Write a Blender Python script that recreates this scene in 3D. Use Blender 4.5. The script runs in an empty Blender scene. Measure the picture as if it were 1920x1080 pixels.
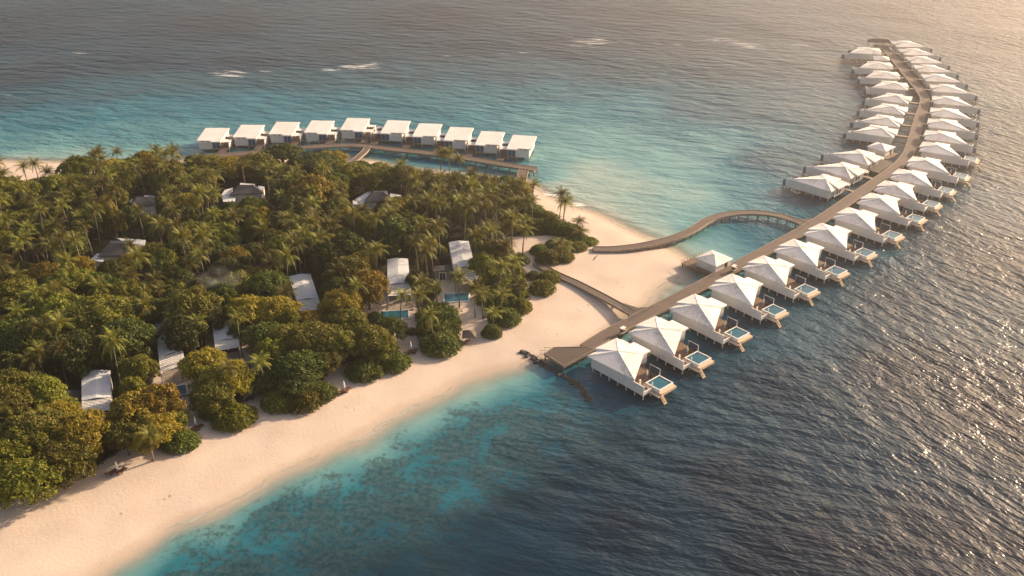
import bpy, math, random
import numpy as np
from mathutils import Vector
rad = math.radians
SC = bpy.context.scene
COL = SC.collection
# ------------------------------------------------------------------ camera
F_PX, PITCH, CAM_H = 1780.0, rad(27.8), 120.0
cam_d = bpy.data.cameras.new("camera")
cam_d.sensor_width = 36.0
cam_d.lens = 36.0 * F_PX / 1920.0
cam_d.clip_start = 1.0
cam_d.clip_end = 40000.0
cam = bpy.data.objects.new("camera", cam_d)
COL.objects.link(cam)
cam.location = (0, 0, CAM_H)
cam.rotation_euler = (rad(90) - PITCH, 0, 0)
SC.camera = cam
# ------------------------------------------------------------------ light
SUN_AZ, SUN_EL = rad(58), rad(21)        # azimuth from +Y towards +X
world = bpy.data.worlds.new("World")
SC.world = world
world.use_nodes = True
wn = world.node_tree
wn.nodes.clear()
sky = wn.nodes.new("ShaderNodeTexSky")
sky.sky_type = 'NISHITA'
sky.sun_disc = False
sky.sun_elevation = SUN_EL
sky.sun_rotation = SUN_AZ
sky.air_density = 1.0
sky.dust_density = 2.5
sky.ozone_density = 1.0
bg = wn.nodes.new("ShaderNodeBackground")
bg.inputs['Strength'].default_value = 0.115
wo = wn.nodes.new("ShaderNodeOutputWorld")
tint = wn.nodes.new("ShaderNodeMix")
tint.data_type = 'RGBA'
tint.blend_type = 'MULTIPLY'
tint.inputs[0].default_value = 1.0
tint.inputs[7].default_value = (1.16, 0.96, 0.83, 1)
wn.links.new(sky.outputs[0], tint.inputs[6])
wn.links.new(tint.outputs[2], bg.inputs[0])
wn.links.new(bg.outputs[0], wo.inputs[0])
sun_d = bpy.data.lights.new("sun", 'SUN')
sun_d.energy = 4.7
sun_d.angle = rad(1.2)
sun_d.color = (1.0, 0.78, 0.54)
sun = bpy.data.objects.new("sun", sun_d)
COL.objects.link(sun)
sdir = Vector((math.sin(SUN_AZ) * math.cos(SUN_EL), math.cos(SUN_AZ) * math.cos(SUN_EL), math.sin(SUN_EL)))
sun.rotation_euler = sdir.to_track_quat('Z', 'Y').to_euler()
SC.view_settings.view_transform = 'Standard'
SC.view_settings.look = 'None'
SC.view_settings.gamma = 1
SC.view_settings.exposure = 1.1
SC.cycles.volume_bounces = 0
SC.cycles.max_bounces = 5
SC.cycles.diffuse_bounces = 2
SC.cycles.glossy_bounces = 2
SC.cycles.transmission_bounces = 3
SC.cycles.transparent_max_bounces = 8
random.seed(7)
np.random.seed(7)


# ------------------------------------------------------------------ helpers
def G(x, y, z=0.0):
    """point of the horizontal plane z seen at photo pixel (x, y)"""
    dx = (x - 960) / F_PX
    dy = -(y - 540) / F_PX
    Y = math.cos(PITCH) + dy * math.sin(PITCH)
    Z = -math.sin(PITCH) + dy * math.cos(PITCH)
    t = (z - CAM_H) / Z
    return (dx * t, Y * t)


def PX(X, Y, Z):
    z = Z - CAM_H
    d = Y * math.cos(PITCH) - z * math.sin(PITCH)
    u = Y * math.sin(PITCH) + z * math.cos(PITCH)
    return (960 + F_PX * X / d, 540 - F_PX * u / d, d)


class MB:
    def __init__(self):
        self.v, self.f = [], []

    def add(self, vs, fs):
        n = len(self.v)
        self.v += [tuple(p) for p in vs]
        self.f += [tuple(i + n for i in f) for f in fs]
        return self

    def box(self, x0, x1, y0, y1, z0, z1):
        return self.add([(x0, y0, z0), (x1, y0, z0), (x1, y1, z0), (x0, y1, z0), (x0, y0, z1), (x1, y0, z1), (x1, y1, z1), (x0, y1, z1)],
                        [(0, 3, 2, 1), (4, 5, 6, 7), (0, 1, 5, 4), (1, 2, 6, 5), (2, 3, 7, 6), (3, 0, 4, 7)])

    def wall(self, a, b, z0, z1, t=0.2, z1b=None):
        """upright slab from a to b, thickness t to the left of a->b"""
        dx, dy = b[0] - a[0], b[1] - a[1]
        L = math.hypot(dx, dy)
        nx, ny = -dy / L * t, dx / L * t
        zb = z1 if z1b is None else z1b
        P = [a, b, (b[0] + nx, b[1] + ny), (a[0] + nx, a[1] + ny)]
        tops = [z1, zb, zb, z1]
        return self.add([(p[0], p[1], z0) for p in P] + [(p[0], p[1], tops[i]) for i, p in enumerate(P)],
                        [(0, 3, 2, 1), (4, 5, 6, 7), (0, 1, 5, 4), (1, 2, 6, 5), (2, 3, 7, 6), (3, 0, 4, 7)])

    def prism(self, poly, z0, z1):
        n = len(poly)
        zt = z1 if isinstance(z1, (list, tuple)) else [z1] * n
        zb = z0 if isinstance(z0, (list, tuple)) else [z0] * n
        fs = [tuple(range(n - 1, -1, -1)), tuple(range(n, 2 * n))]
        fs += [(i, (i + 1) % n, n + (i + 1) % n, n + i) for i in range(n)]
        return self.add([(p[0], p[1], zb[i]) for i, p in enumerate(poly)] + [(p[0], p[1], zt[i]) for i, p in enumerate(poly)], fs)

    def tube(self, pts, rs, n=7, cap=True):
        base = len(self.v)
        pts = [Vector(p) for p in pts]
        if not isinstance(rs, (list, tuple)):
            rs = [rs] * len(pts)
        for i, p in enumerate(pts):
            d = (pts[min(i + 1, len(pts) - 1)] - pts[max(i - 1, 0)]).normalized()
            a = d.cross(Vector((0, 1, 0.03))).normalized()
            b = d.cross(a)
            for k in range(n):
                t = 2 * math.pi * k / n
                self.v.append(tuple(p + a * (rs[i] * math.cos(t)) + b * (rs[i] * math.sin(t))))
        for i in range(len(pts) - 1):
            for k in range(n):
                k2 = (k + 1) % n
                self.f.append((base + i * n + k, base + i * n + k2, base + (i + 1) * n + k2, base + (i + 1) * n + k))
        if cap:
            self.f.append(tuple(base + k for k in range(n - 1, -1, -1)))
            self.f.append(tuple(base + (len(pts) - 1) * n + k for k in range(n)))
        return self

    def mesh(self, name, mat=None, smooth=False):
        me = bpy.data.meshes.new(name)
        me.from_pydata(self.v, [], self.f)
        if mat:
            me.materials.append(mat)
        if smooth:
            me.polygons.foreach_set("use_smooth", [True] * len(me.polygons))
        me.update()
        return me

    def build(self, name, mat, parent=None, smooth=False):
        o = bpy.data.objects.new(name, self.mesh(name, mat, smooth))
        COL.objects.link(o)
        if parent is not None:
            o.parent = parent
        return o


def tag(o, label=None, cat=None, group=None, kind=None):
    if label: o["label"] = label
    if cat: o["category"] = cat
    if group: o["group"] = group
    if kind: o["kind"] = kind
    return o


def empty(name, loc=(0, 0, 0), rz=0.0, label=None, cat=None, group=None):
    o = bpy.data.objects.new(name, None)
    o.empty_display_size = 0.5
    COL.objects.link(o)
    o.location = loc
    o.rotation_euler = (0, 0, rz)
    return tag(o, label, cat, group)


def kids(o):
    return [c for c in ALL_KIDS.get(o.name, [])]


def copy_tree(o, parent=None):
    c = o.copy()
    COL.objects.link(c)
    if parent is not None:
        c.parent = parent
    for ch in list(o.children):
        copy_tree(ch, c)
    return c


# ------------------------------------------------------------------ materials
def new_mat(name):
    m = bpy.data.materials.new(name)
    m.use_nodes = True
    nt = m.node_tree
    b = nt.nodes["Principled BSDF"]
    return m, nt, b


def N(nt, typ, **kw):
    n = nt.nodes.new("ShaderNode" + typ)
    for k, v in kw.items():
        if k.startswith("i_"):
            key = k[2:]
            key = int(key) if key.isdigit() else key
            n.inputs[key].default_value = v
        else:
            setattr(n, k, v)
    return n


def mixc(nt, fac, a, b, blend='MIX'):
    m = nt.nodes.new("ShaderNodeMix")
    m.data_type = 'RGBA'
    m.blend_type = blend
    for s, val in ((0, fac), (6, a), (7, b)):
        if isinstance(val, bpy.types.NodeSocket):
            nt.links.new(val, m.inputs[s])
        elif s == 0:
            m.inputs[0].default_value = val
        else:
            m.inputs[s].default_value = (*val, 1)
    return m.outputs[2]


def mth(nt, op, a, b=None, c=None, clamp=False):
    m = nt.nodes.new("ShaderNodeMath")
    m.operation = op
    m.use_clamp = clamp
    for i, val in enumerate((a, b, c)):
        if val is None: continue
        if isinstance(val, bpy.types.NodeSocket):
            nt.links.new(val, m.inputs[i])
        else:
            m.inputs[i].default_value = val
    return m.outputs[0]


def mrange(nt, v, a, b, c=0.0, d=1.0, smooth=True):
    m = nt.nodes.new("ShaderNodeMapRange")
    m.interpolation_type = 'SMOOTHSTEP' if smooth else 'LINEAR'
    nt.links.new(v, m.inputs[0])
    for i, val in enumerate((a, b, c, d)):
        m.inputs[i + 1].default_value = val
    return m.outputs[0]


def coords(nt, kind='Object', scale=(1, 1, 1), rot=0.0):
    if kind == 'World':
        src = nt.nodes.new("ShaderNodeNewGeometry").outputs['Position']
    else:
        src = nt.nodes.new("ShaderNodeTexCoord").outputs[kind]
    mp = nt.nodes.new("ShaderNodeMapping")
    mp.vector_type = 'TEXTURE'          # rotate first, then stretch
    mp.inputs['Scale'].default_value = tuple(1.0 / s for s in scale)
    mp.inputs['Rotation'].default_value = (0, 0, rot)
    nt.links.new(src, mp.inputs[0])
    return mp.outputs[0]


def noise(nt, vec, scale, detail=3.0, rough=0.55, dist=0.0):
    n = N(nt, "TexNoise")
    n.inputs['Scale'].default_value = scale
    n.inputs['Detail'].default_value = detail
    n.inputs['Roughness'].default_value = rough
    n.inputs['Distortion'].default_value = dist
    nt.links.new(vec, n.inputs['Vector'])
    return n.outputs[0]


def bump(nt, b, h, strength, dist):
    bp = N(nt, "Bump")
    bp.inputs['Strength'].default_value = strength
    bp.inputs['Distance'].default_value = dist
    nt.links.new(h, bp.inputs['Height'])
    nt.links.new(bp.outputs[0], b.inputs['Normal'])
    return bp


M = {}


def simple(name, col, col2, scale=1.0, rough=0.6, kind='Object', bstr=0.0, stretch=(1, 1, 1), lo=0.35, hi=0.65, spec=0.5, rand=0.0):
    m, nt, b = new_mat(name)
    v = coords(nt, kind, stretch)
    n = noise(nt, v, scale, 5)
    c = mixc(nt, mrange(nt, n, lo, hi), col, col2)
    if rand:
        oi = N(nt, "ObjectInfo")
        k = mrange(nt, oi.outputs['Random'], 0, 1, 1 - rand, 1 + rand, False)
        cb = nt.nodes.new("ShaderNodeCombineColor")
        for i in range(3): nt.links.new(k, cb.inputs[i])
        c = mixc(nt, 1.0, c, cb.outputs[0], 'MULTIPLY')
    nt.links.new(c, b.inputs['Base Color'])
    b.inputs['Roughness'].default_value = rough
    b.inputs['Specular IOR Level'].default_value = spec
    if bstr:
        bump(nt, b, n, bstr, 0.05)
    M[name] = m
    return m


simple("white_wall", (0.70, 0.645, 0.585), (0.64, 0.585, 0.525), 0.35, 0.6, rand=0.04)
simple("white_post", (0.62, 0.60, 0.56), (0.48, 0.46, 0.42), 1.5, 0.6)
simple("timber", (0.20, 0.125, 0.075), (0.12, 0.075, 0.045), 1.2, 0.7, stretch=(1, 6, 1))
simple("timber_dark", (0.09, 0.055, 0.035), (0.05, 0.032, 0.022), 1.2, 0.7, stretch=(6, 1, 1))
simple("stone_tan", (0.60, 0.44, 0.30), (0.50, 0.36, 0.24), 2.0, 0.7)
simple("bark", (0.16, 0.125, 0.09), (0.08, 0.06, 0.045), 3.0, 0.9, stretch=(1, 1, .3))
simple("palm_bark", (0.22, 0.18, 0.14), (0.13, 0.10, 0.075), 4.0, 0.9, stretch=(.4, .4, 3))
simple("rock", (0.10, 0.085, 0.065), (0.045, 0.04, 0.032), 1.2, 0.9, bstr=0.6)
simple("thatch", (0.17, 0.13, 0.095), (0.10, 0.075, 0.055), 3.0, 0.95, stretch=(1, 1, 4), bstr=.5)
simple("slate_roof", (0.055, 0.052, 0.052), (0.035, 0.034, 0.036), 1.0, 0.75, stretch=(.3, 3, 1))
simple("canvas", (0.75, 0.71, 0.65), (0.66, 0.62, 0.56), 3.0, 0.8)
simple("rattan", (0.13, 0.06, 0.03), (0.08, 0.035, 0.02), 5.0, 0.7)
simple("dark_opening", (0.015, 0.014, 0.014), (0.03, 0.028, 0.026), 2.0, 0.35)
simple("pavement", (0.33, 0.28, 0.23), (0.24, 0.20, 0.165), 1.0, 0.8)
simple("glass_blue", (0.035, 0.10, 0.19), (0.05, 0.13, 0.24), 0.6, 0.2)
simple("tile_pool", (0.008, 0.085, 0.120), (0.011, 0.11, 0.150), 1.2, 0.05)

# white standing-seam roof with thin dark branching streaks, shifted per roof
def roof_mat(name, base, streak_col, amount, seam=0.0):
    m, nt, b = new_mat(name)
    tc = nt.nodes.new("ShaderNodeTexCoord")
    oi = N(nt, "ObjectInfo")
    off = N(nt, "CombineXYZ")
    nt.links.new(mth(nt, 'MULTIPLY', oi.outputs['Random'], 53.0), off.inputs[0])
    nt.links.new(mth(nt, 'MULTIPLY', oi.outputs['Random'], 91.0), off.inputs[1])
    va = N(nt, "VectorMath", operation='ADD')
    nt.links.new(tc.outputs['Object'], va.inputs[0])
    nt.links.new(off.outputs[0], va.inputs[1])
    mp = N(nt, "Mapping")
    mp.inputs['Scale'].default_value = (1.0, 2.2, 1)
    mp.inputs['Rotation'].default_value = (0, 0, 0.5)
    nt.links.new(va.outputs[0], mp.inputs[0])
    n1 = noise(nt, mp.outputs[0], 0.55, 6, 0.65, 1.2)
    n2 = noise(nt, va.outputs[0], 0.16, 2)
    ridge = mth(nt, 'ABSOLUTE', mth(nt, 'SUBTRACT', n1, 0.5))
    st = mth(nt, 'MULTIPLY', mrange(nt, ridge, 0.034, 0.004), mrange(nt, n2, 0.44, 0.58))
    st = mth(nt, 'MULTIPLY', st, amount, clamp=True)
    big = mixc(nt, mrange(nt, n2, 0.3, 0.7), base, tuple(c * 0.93 for c in base))
    c = mixc(nt, st, big, streak_col)
    nt.links.new(c, b.inputs['Base Color'])
    b.inputs['Roughness'].default_value = 0.5
    if seam:
        wv = N(nt, "TexWave")
        wv.wave_type = 'BANDS'; wv.bands_direction = 'X'
        wv.inputs['Scale'].default_value = seam
        nt.links.new(tc.outputs['Object'], wv.inputs['Vector'])
        bump(nt, b, mrange(nt, wv.outputs['Fac'], 0.85, 1.0), 0.6, 0.05)
    M[name] = m
    return m


roof_mat("villa_roof", (0.78, 0.71, 0.64), (0.30, 0.24, 0.20), 0.9)
roof_mat("flat_roof", (0.76, 0.70, 0.64), (0.45, 0.40, 0.35), 0.4, 0.6)
roof_mat("metal_roof", (0.60, 0.60, 0.60), (0.36, 0.34, 0.33), 0.7, 0.55)

# jetty boards
m, nt, b = new_mat("jetty_boards")
at = N(nt, "UVMap")
sp = N(nt, "SeparateXYZ")
nt.links.new(at.outputs[0], sp.inputs[0])
brk = N(nt, "TexWave"); brk.bands_direction = 'X'
brk.inputs['Scale'].default_value = 1.1
nt.links.new(at.outputs[0], brk.inputs['Vector'])
n1 = noise(nt, coords(nt, 'World'), 0.25, 4)
mpn = N(nt, "Mapping"); mpn.inputs['Scale'].default_value = (2.5, 0.25, 1)
nt.links.new(at.outputs[0], mpn.inputs[0])
n2 = noise(nt, mpn.outputs[0], 2.0, 3)
c = mixc(nt, mrange(nt, n1, .3, .7), (0.150, 0.104, 0.076), (0.115, 0.082, 0.061))
c = mixc(nt, mrange(nt, n2, .35, .7, 0, .85), c, (0.09, 0.062, 0.046))
c = mixc(nt, mth(nt, 'MULTIPLY', mrange(nt, brk.outputs['Fac'], .12, 0.0), 0.6), c, (0.04, 0.03, 0.024))
nt.links.new(c, b.inputs['Base Color'])
b.inputs['Roughness'].default_value = 0.75
M["jetty_boards"] = m
simple("jetty_edge", (0.30, 0.24, 0.18), (0.22, 0.17, 0.13), 1.0, 0.7)
simple("jetty_pile", (0.17, 0.13, 0.10), (0.09, 0.07, 0.055), 1.0, 0.8)
simple("cream_panel", (0.62, 0.52, 0.42), (0.50, 0.42, 0.34), 1.0, 0.6)

# translucent screen glass
m, nt, b = new_mat("screen_glass")
b.inputs['Base Color'].default_value = (0.06, 0.10, 0.16, 1)
b.inputs['Roughness'].default_value = 0.08
b.inputs['Alpha'].default_value = 0.72
M["screen_glass"] = m


def leaf_mat(name, c1, c2, c3, rand=0.35, trans=0.30):
    m, nt, b = new_mat(name)
    nt.nodes.remove(b)
    out = [n for n in nt.nodes if n.type == 'OUTPUT_MATERIAL'][0]
    oi = N(nt, "ObjectInfo")
    geo = nt.nodes.new("ShaderNodeNewGeometry")
    n = noise(nt, coords(nt, 'World'), 0.35, 2)
    c = mixc(nt, mrange(nt, n, .3, .7), c1, c2)
    c = mixc(nt, mth(nt, 'MULTIPLY', geo.outputs['Random Per Island'], 0.75), c, c3)
    k = mrange(nt, oi.outputs['Random'], 0, 1, 1 - rand, 1 + rand, False)
    hs = N(nt, "HueSaturation")
    h = mrange(nt, oi.outputs['Random'], 0, 1, 0.478, 0.515, False)
    nt.links.new(h, hs.inputs['Hue'])
    nt.links.new(k, hs.inputs['Value'])
    nt.links.new(c, hs.inputs['Color'])
    d = N(nt, "BsdfPrincipled")
    d.inputs['Roughness'].default_value = 0.55
    d.inputs['Specular IOR Level'].default_value = 0.25
    t = N(nt, "BsdfTranslucent")
    ct = mixc(nt, 1.0, hs.outputs[0], (1.25, 1.1, 0.5), 'MULTIPLY')
    nt.links.new(hs.outputs[0], d.inputs['Base Color'])
    nt.links.new(ct, t.inputs['Color'])
    ms = N(nt, "MixShader")
    ms.inputs[0].default_value = trans
    nt.links.new(d.outputs[0], ms.inputs[1])
    nt.links.new(t.outputs[0], ms.inputs[2])
    nt.links.new(ms.outputs[0], out.inputs[0])
    M[name] = m


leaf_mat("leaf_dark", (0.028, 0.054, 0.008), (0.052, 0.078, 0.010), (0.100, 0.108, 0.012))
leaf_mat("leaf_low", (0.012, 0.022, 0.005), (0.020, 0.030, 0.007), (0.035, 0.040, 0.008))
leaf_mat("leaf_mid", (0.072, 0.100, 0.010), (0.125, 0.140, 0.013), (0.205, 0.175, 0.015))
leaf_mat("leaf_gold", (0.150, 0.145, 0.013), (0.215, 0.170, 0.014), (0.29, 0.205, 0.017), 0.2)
leaf_mat("leaf_palm", (0.055, 0.082, 0.012), (0.090, 0.108, 0.015), (0.27, 0.22, 0.034), 0.45)  # third colour paints golden sun highlights onto random leaflets
leaf_mat("leaf_shrub", (0.050, 0.098, 0.011), (0.078, 0.122, 0.014), (0.140, 0.150, 0.016), 0.2)

# ------------------------------------------------------------------ shoreline
SHORE_PX = [(-160, 1260), (60, 1150), (180, 1069), (251, 1027), (326, 977), (388, 957), (447, 927), (497, 896), (555, 869), (617, 840),
            (680, 811), (742, 773), (805, 745), (850, 718), (900, 698), (960, 684), (985, 676), (1010, 672), (1050, 664), (1093, 650), (1133, 619), (1163, 592),
            (1176, 586), (1200, 574), (1215, 552), (1235, 535), (1262, 522), (1290, 508), (1290, 496), (1272, 481), (1246, 464), (1220, 452), (1196, 442),
            (1158, 424), (1120, 405), (1064, 386), (1030, 372), (1006, 358), (985, 342), (965, 334), (930, 334), (870, 330), (815, 322), (780, 319), (730, 311),
            (700, 304), (660, 300), (600, 300), (480, 297), (400, 299), (351, 302), (300, 306), (190, 306), (107, 306), (0, 304), (-150, 302), (-400, 300)]
SHORE = np.array([G(*p) for p in SHORE_PX] + [(-420, 330), (-420, 60), (-150, 60)])


def in_poly(P, poly):
    x, y = P[:, 0], P[:, 1]
    inside = np.zeros(len(P), bool)
    n = len(poly)
    j = n - 1
    for i in range(n):
        xi, yi = poly[i]; xj, yj = poly[j]
        if yi != yj:
            c = ((yi > y) != (yj > y)) & (x < (xj - xi) * (y - yi) / (yj - yi) + xi)
            inside ^= c
        j = i
    return inside


def smooth_closed(poly, k=3):
    out = []
    n = len(poly)
    for i in range(n):
        p0, p1, p2, p3 = poly[i - 1], poly[i], poly[(i + 1) % n], poly[(i + 2) % n]
        for s in range(k):
            t = s / k
            out.append(0.5 * ((2 * p1) + (-p0 + p2) * t + (2 * p0 - 5 * p1 + 4 * p2 - p3) * t * t + (-p0 + 3 * p1 - 3 * p2 + p3) * t ** 3))
    return np.array(out)


SHORE_S = smooth_closed(SHORE, 3)


def sdist(P):
    """signed distance to the shoreline, positive on land"""
    d = np.full(len(P), 1e9)
    n = len(SHORE_S)
    for i in range(n):
        a = SHORE_S[i]; b_ = SHORE_S[(i + 1) % n]
        ab = b_ - a
        L = (ab ** 2).sum()
        if L < 1e-9: continue
        t = np.clip(((P - a) @ ab) / L, 0, 1)
        q = a + t[:, None] * ab
        d = np.minimum(d, np.hypot(*(P - q).T))
    s = in_poly(P, SHORE_S)
    return np.where(s, d, -d)


def vnoise(P, sc, seed=0):
    """cheap smooth value noise on numpy points"""
    r = np.random.RandomState(seed)
    T = r.rand(64, 64)
    q = P * sc
    i = np.floor(q).astype(int)
    f = q - i
    f = f * f * (3 - 2 * f)
    a = T[i[:, 0] % 64, i[:, 1] % 64]; b_ = T[(i[:, 0] + 1) % 64, i[:, 1] % 64]
    c_ = T[i[:, 0] % 64, (i[:, 1] + 1) % 64]; d_ = T[(i[:, 0] + 1) % 64, (i[:, 1] + 1) % 64]
    return (a * (1 - f[:, 0]) + b_ * f[:, 0]) * (1 - f[:, 1]) + (c_ * (1 - f[:, 0]) + d_ * f[:, 0]) * f[:, 1]


def land_z(d, P=None):
    z = np.where(d > 0, 1.5 * (1 - np.exp(-np.maximum(d, 0) / 11.0)), 0.10 * d)
    return np.maximum(z, -3.0)


def ground_at(x, y):
    P = np.array([[x, y]])
    return float(land_z(sdist(P))[0])


def grid_mesh(name, xs, ys, zfun, mat):
    nx, ny = len(xs), len(ys)
    X, Y = np.meshgrid(xs, ys)
    P = np.stack([X.ravel(), Y.ravel()], 1)
    z, attrs = zfun(P)
    me = bpy.data.meshes.new(name)
    idx = np.arange(nx * ny).reshape(ny, nx)
    quads = np.stack([idx[:-1, :-1], idx[:-1, 1:], idx[1:, 1:], idx[1:, :-1]], -1).reshape(-1, 4)
    me.vertices.add(nx * ny)
    me.vertices.foreach_set("co", np.column_stack([P, z]).astype(np.float32).ravel())
    me.loops.add(quads.size)
    me.loops.foreach_set("vertex_index", quads.ravel().astype(np.int32))
    me.polygons.add(len(quads))
    me.polygons.foreach_set("loop_start", (np.arange(len(quads)) * 4).astype(np.int32))
    me.polygons.foreach_set("loop_total", np.full(len(quads), 4, np.int32))
    me.polygons.foreach_set("use_smooth", np.ones(len(quads), bool))
    me.update()
    for k, val in attrs.items():
        a = me.attributes.new(k, 'FLOAT', 'POINT')
        a.data.foreach_set("value", val.astype(np.float32))
    me.materials.append(mat)
    o = bpy.data.objects.new(name, me)
    COL.objects.link(o)
    return o


def attr(nt, name):
    a = N(nt, "Attribute")
    a.attribute_name = name
    return a.outputs['Fac']


# forest footprint on the ground
FOREST_PX = [(-170, 990), (0, 962), (100, 935), (185, 895), (245, 855), (345, 845), (375, 800), (470, 795), (505, 772), (620, 745), (655, 715),
             (760, 690), (790, 668), (862, 655), (880, 640), (905, 638), (950, 612), (1000, 575), (985, 520), (975, 470), (1030, 455),
             (1120, 462), (1085, 440), (1040, 410), (1010, 385), (985, 362), (960, 350), (870, 338), (800, 330), (700, 318), (640, 312), (480, 305), (365, 312),
             (340, 325), (200, 328), (150, 345), (0, 345), (-300, 340)]
FOREST = np.array([G(*p) for p in FOREST_PX])

# ------------------------------------------------------------------ ground
m, nt, b = new_mat("sand")
dS = attr(nt, "shore")
fo = attr(nt, "forest")
vw = coords(nt, 'World')
n1 = noise(nt, vw, 0.12, 4)
n2 = noise(nt, vw, 1.6, 5)
nf = noise(nt, vw, 0.5, 5)
c = mixc(nt, mrange(nt, n1, .3, .7), (0.575, 0.465, 0.375), (0.52, 0.415, 0.33))
c = mixc(nt, mth(nt, 'MULTIPLY', mrange(nt, n2, .52, .75), 0.35), c, (0.46, 0.34, 0.25))
# footprint trails
vo = N(nt, "TexVoronoi"); vo.inputs['Scale'].default_value = 0.55
nt.links.new(vw, vo.inputs['Vector'])
trail = mth(nt, 'MULTIPLY', mrange(nt, vo.outputs['Distance'], .28, .12), mrange(nt, noise(nt, vw, 0.09, 2), .52, .62))
band = mth(nt, 'MULTIPLY', mrange(nt, dS, 5, 6.5), mrange(nt, dS, 11, 9))
c = mixc(nt, mth(nt, 'MULTIPLY', mth(nt, 'MULTIPLY', trail, band), 0.75), c, (0.32, 0.25, 0.19))
wet = mrange(nt, mth(nt, 'ADD', dS, mth(nt, 'MULTIPLY', nf, 2.2)), 3.6, 1.0)
c = mixc(nt, mth(nt, 'MULTIPLY', wet, 0.65), c, (0.40, 0.31, 0.235))
fm = mrange(nt, mth(nt, 'ADD', fo, mth(nt, 'MULTIPLY', nf, 0.5)), 0.65, 0.95)
litter = mixc(nt, mrange(nt, n2, .35, .65), (0.045, 0.034, 0.022), (0.028, 0.030, 0.014))
c = mixc(nt, fm, c, litter)
nt.links.new(c, b.inputs['Base Color'])
b.inputs['Roughness'].default_value = 0.85
b.inputs['Specular IOR Level'].default_value = 0.2
bump(nt, b, mth(nt, 'ADD', n2, mth(nt, 'MULTIPLY', mth(nt, 'MULTIPLY', trail, band), -0.8)), 0.35, 0.15)
M["sand"] = m


def fdist(P, poly):
    d = np.full(len(P), 1e9)
    n = len(poly)
    for i in range(n):
        a = poly[i]; b_ = poly[(i + 1) % n]
        ab = b_ - a
        t = np.clip(((P - a) @ ab) / (ab ** 2).sum(), 0, 1)
        d = np.minimum(d, np.hypot(*(P - (a + t[:, None] * ab)).T))
    return np.where(in_poly(P, poly), d, -d)


# sandy clearings inside the forest outline (photo pixels, then ground)
CLEAR_PX = [[(868, 575), (905, 572), (908, 645), (885, 668), (862, 640)],
            [(750, 592), (775, 588), (790, 690), (768, 705), (748, 650)],
            [(600, 695), (638, 680), (660, 722), (635, 755), (618, 745)],
            [(455, 685), (482, 690), (505, 775), (490, 812), (472, 775), (458, 730)],
            [(345, 760), (385, 765), (395, 838), (365, 850)],
            [(690, 555), (775, 560), (770, 605), (690, 602)],
            [(820, 535), (905, 525), (905, 590), (825, 590)],
            [(950, 455), (1040, 452), (1045, 520), (1010, 560), (985, 560), (980, 500)],
            [(395, 640), (480, 655), (482, 700), (400, 700)],
            [(300, 700), (350, 690), (355, 745), (300, 740)]]
CLEAR = [np.array([G(*p) for p in q]) for q in CLEAR_PX]


def land_fun(P):
    d = sdist(P)
    z = land_z(d)
    z = z + np.where(d > 3, (vnoise(P, 0.15, 3) - .5) * 0.25 * np.clip((d - 3) / 6, 0, 1), 0)
    fd = np.clip(fdist(P, FOREST) / 3.0, 0, 1)
    for q in CLEAR:
        fd = np.minimum(fd, np.clip(-fdist(P, q) / 2.0 + 0.0, 0, 1))
    return z, {"shore": d, "forest": fd}


isl_xs = np.concatenate([np.arange(-420, -200, 8.0), np.arange(-200, 80, 1.3), np.arange(80, 130, 6.0)])
isl_ys = np.concatenate([np.arange(60, 100, 5.0), np.arange(100, 350, 1.3), np.arange(350, 400, 6.0)])
tag(grid_mesh("sand_island", isl_xs, isl_ys, land_fun, M["sand"]), kind="structure")

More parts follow.
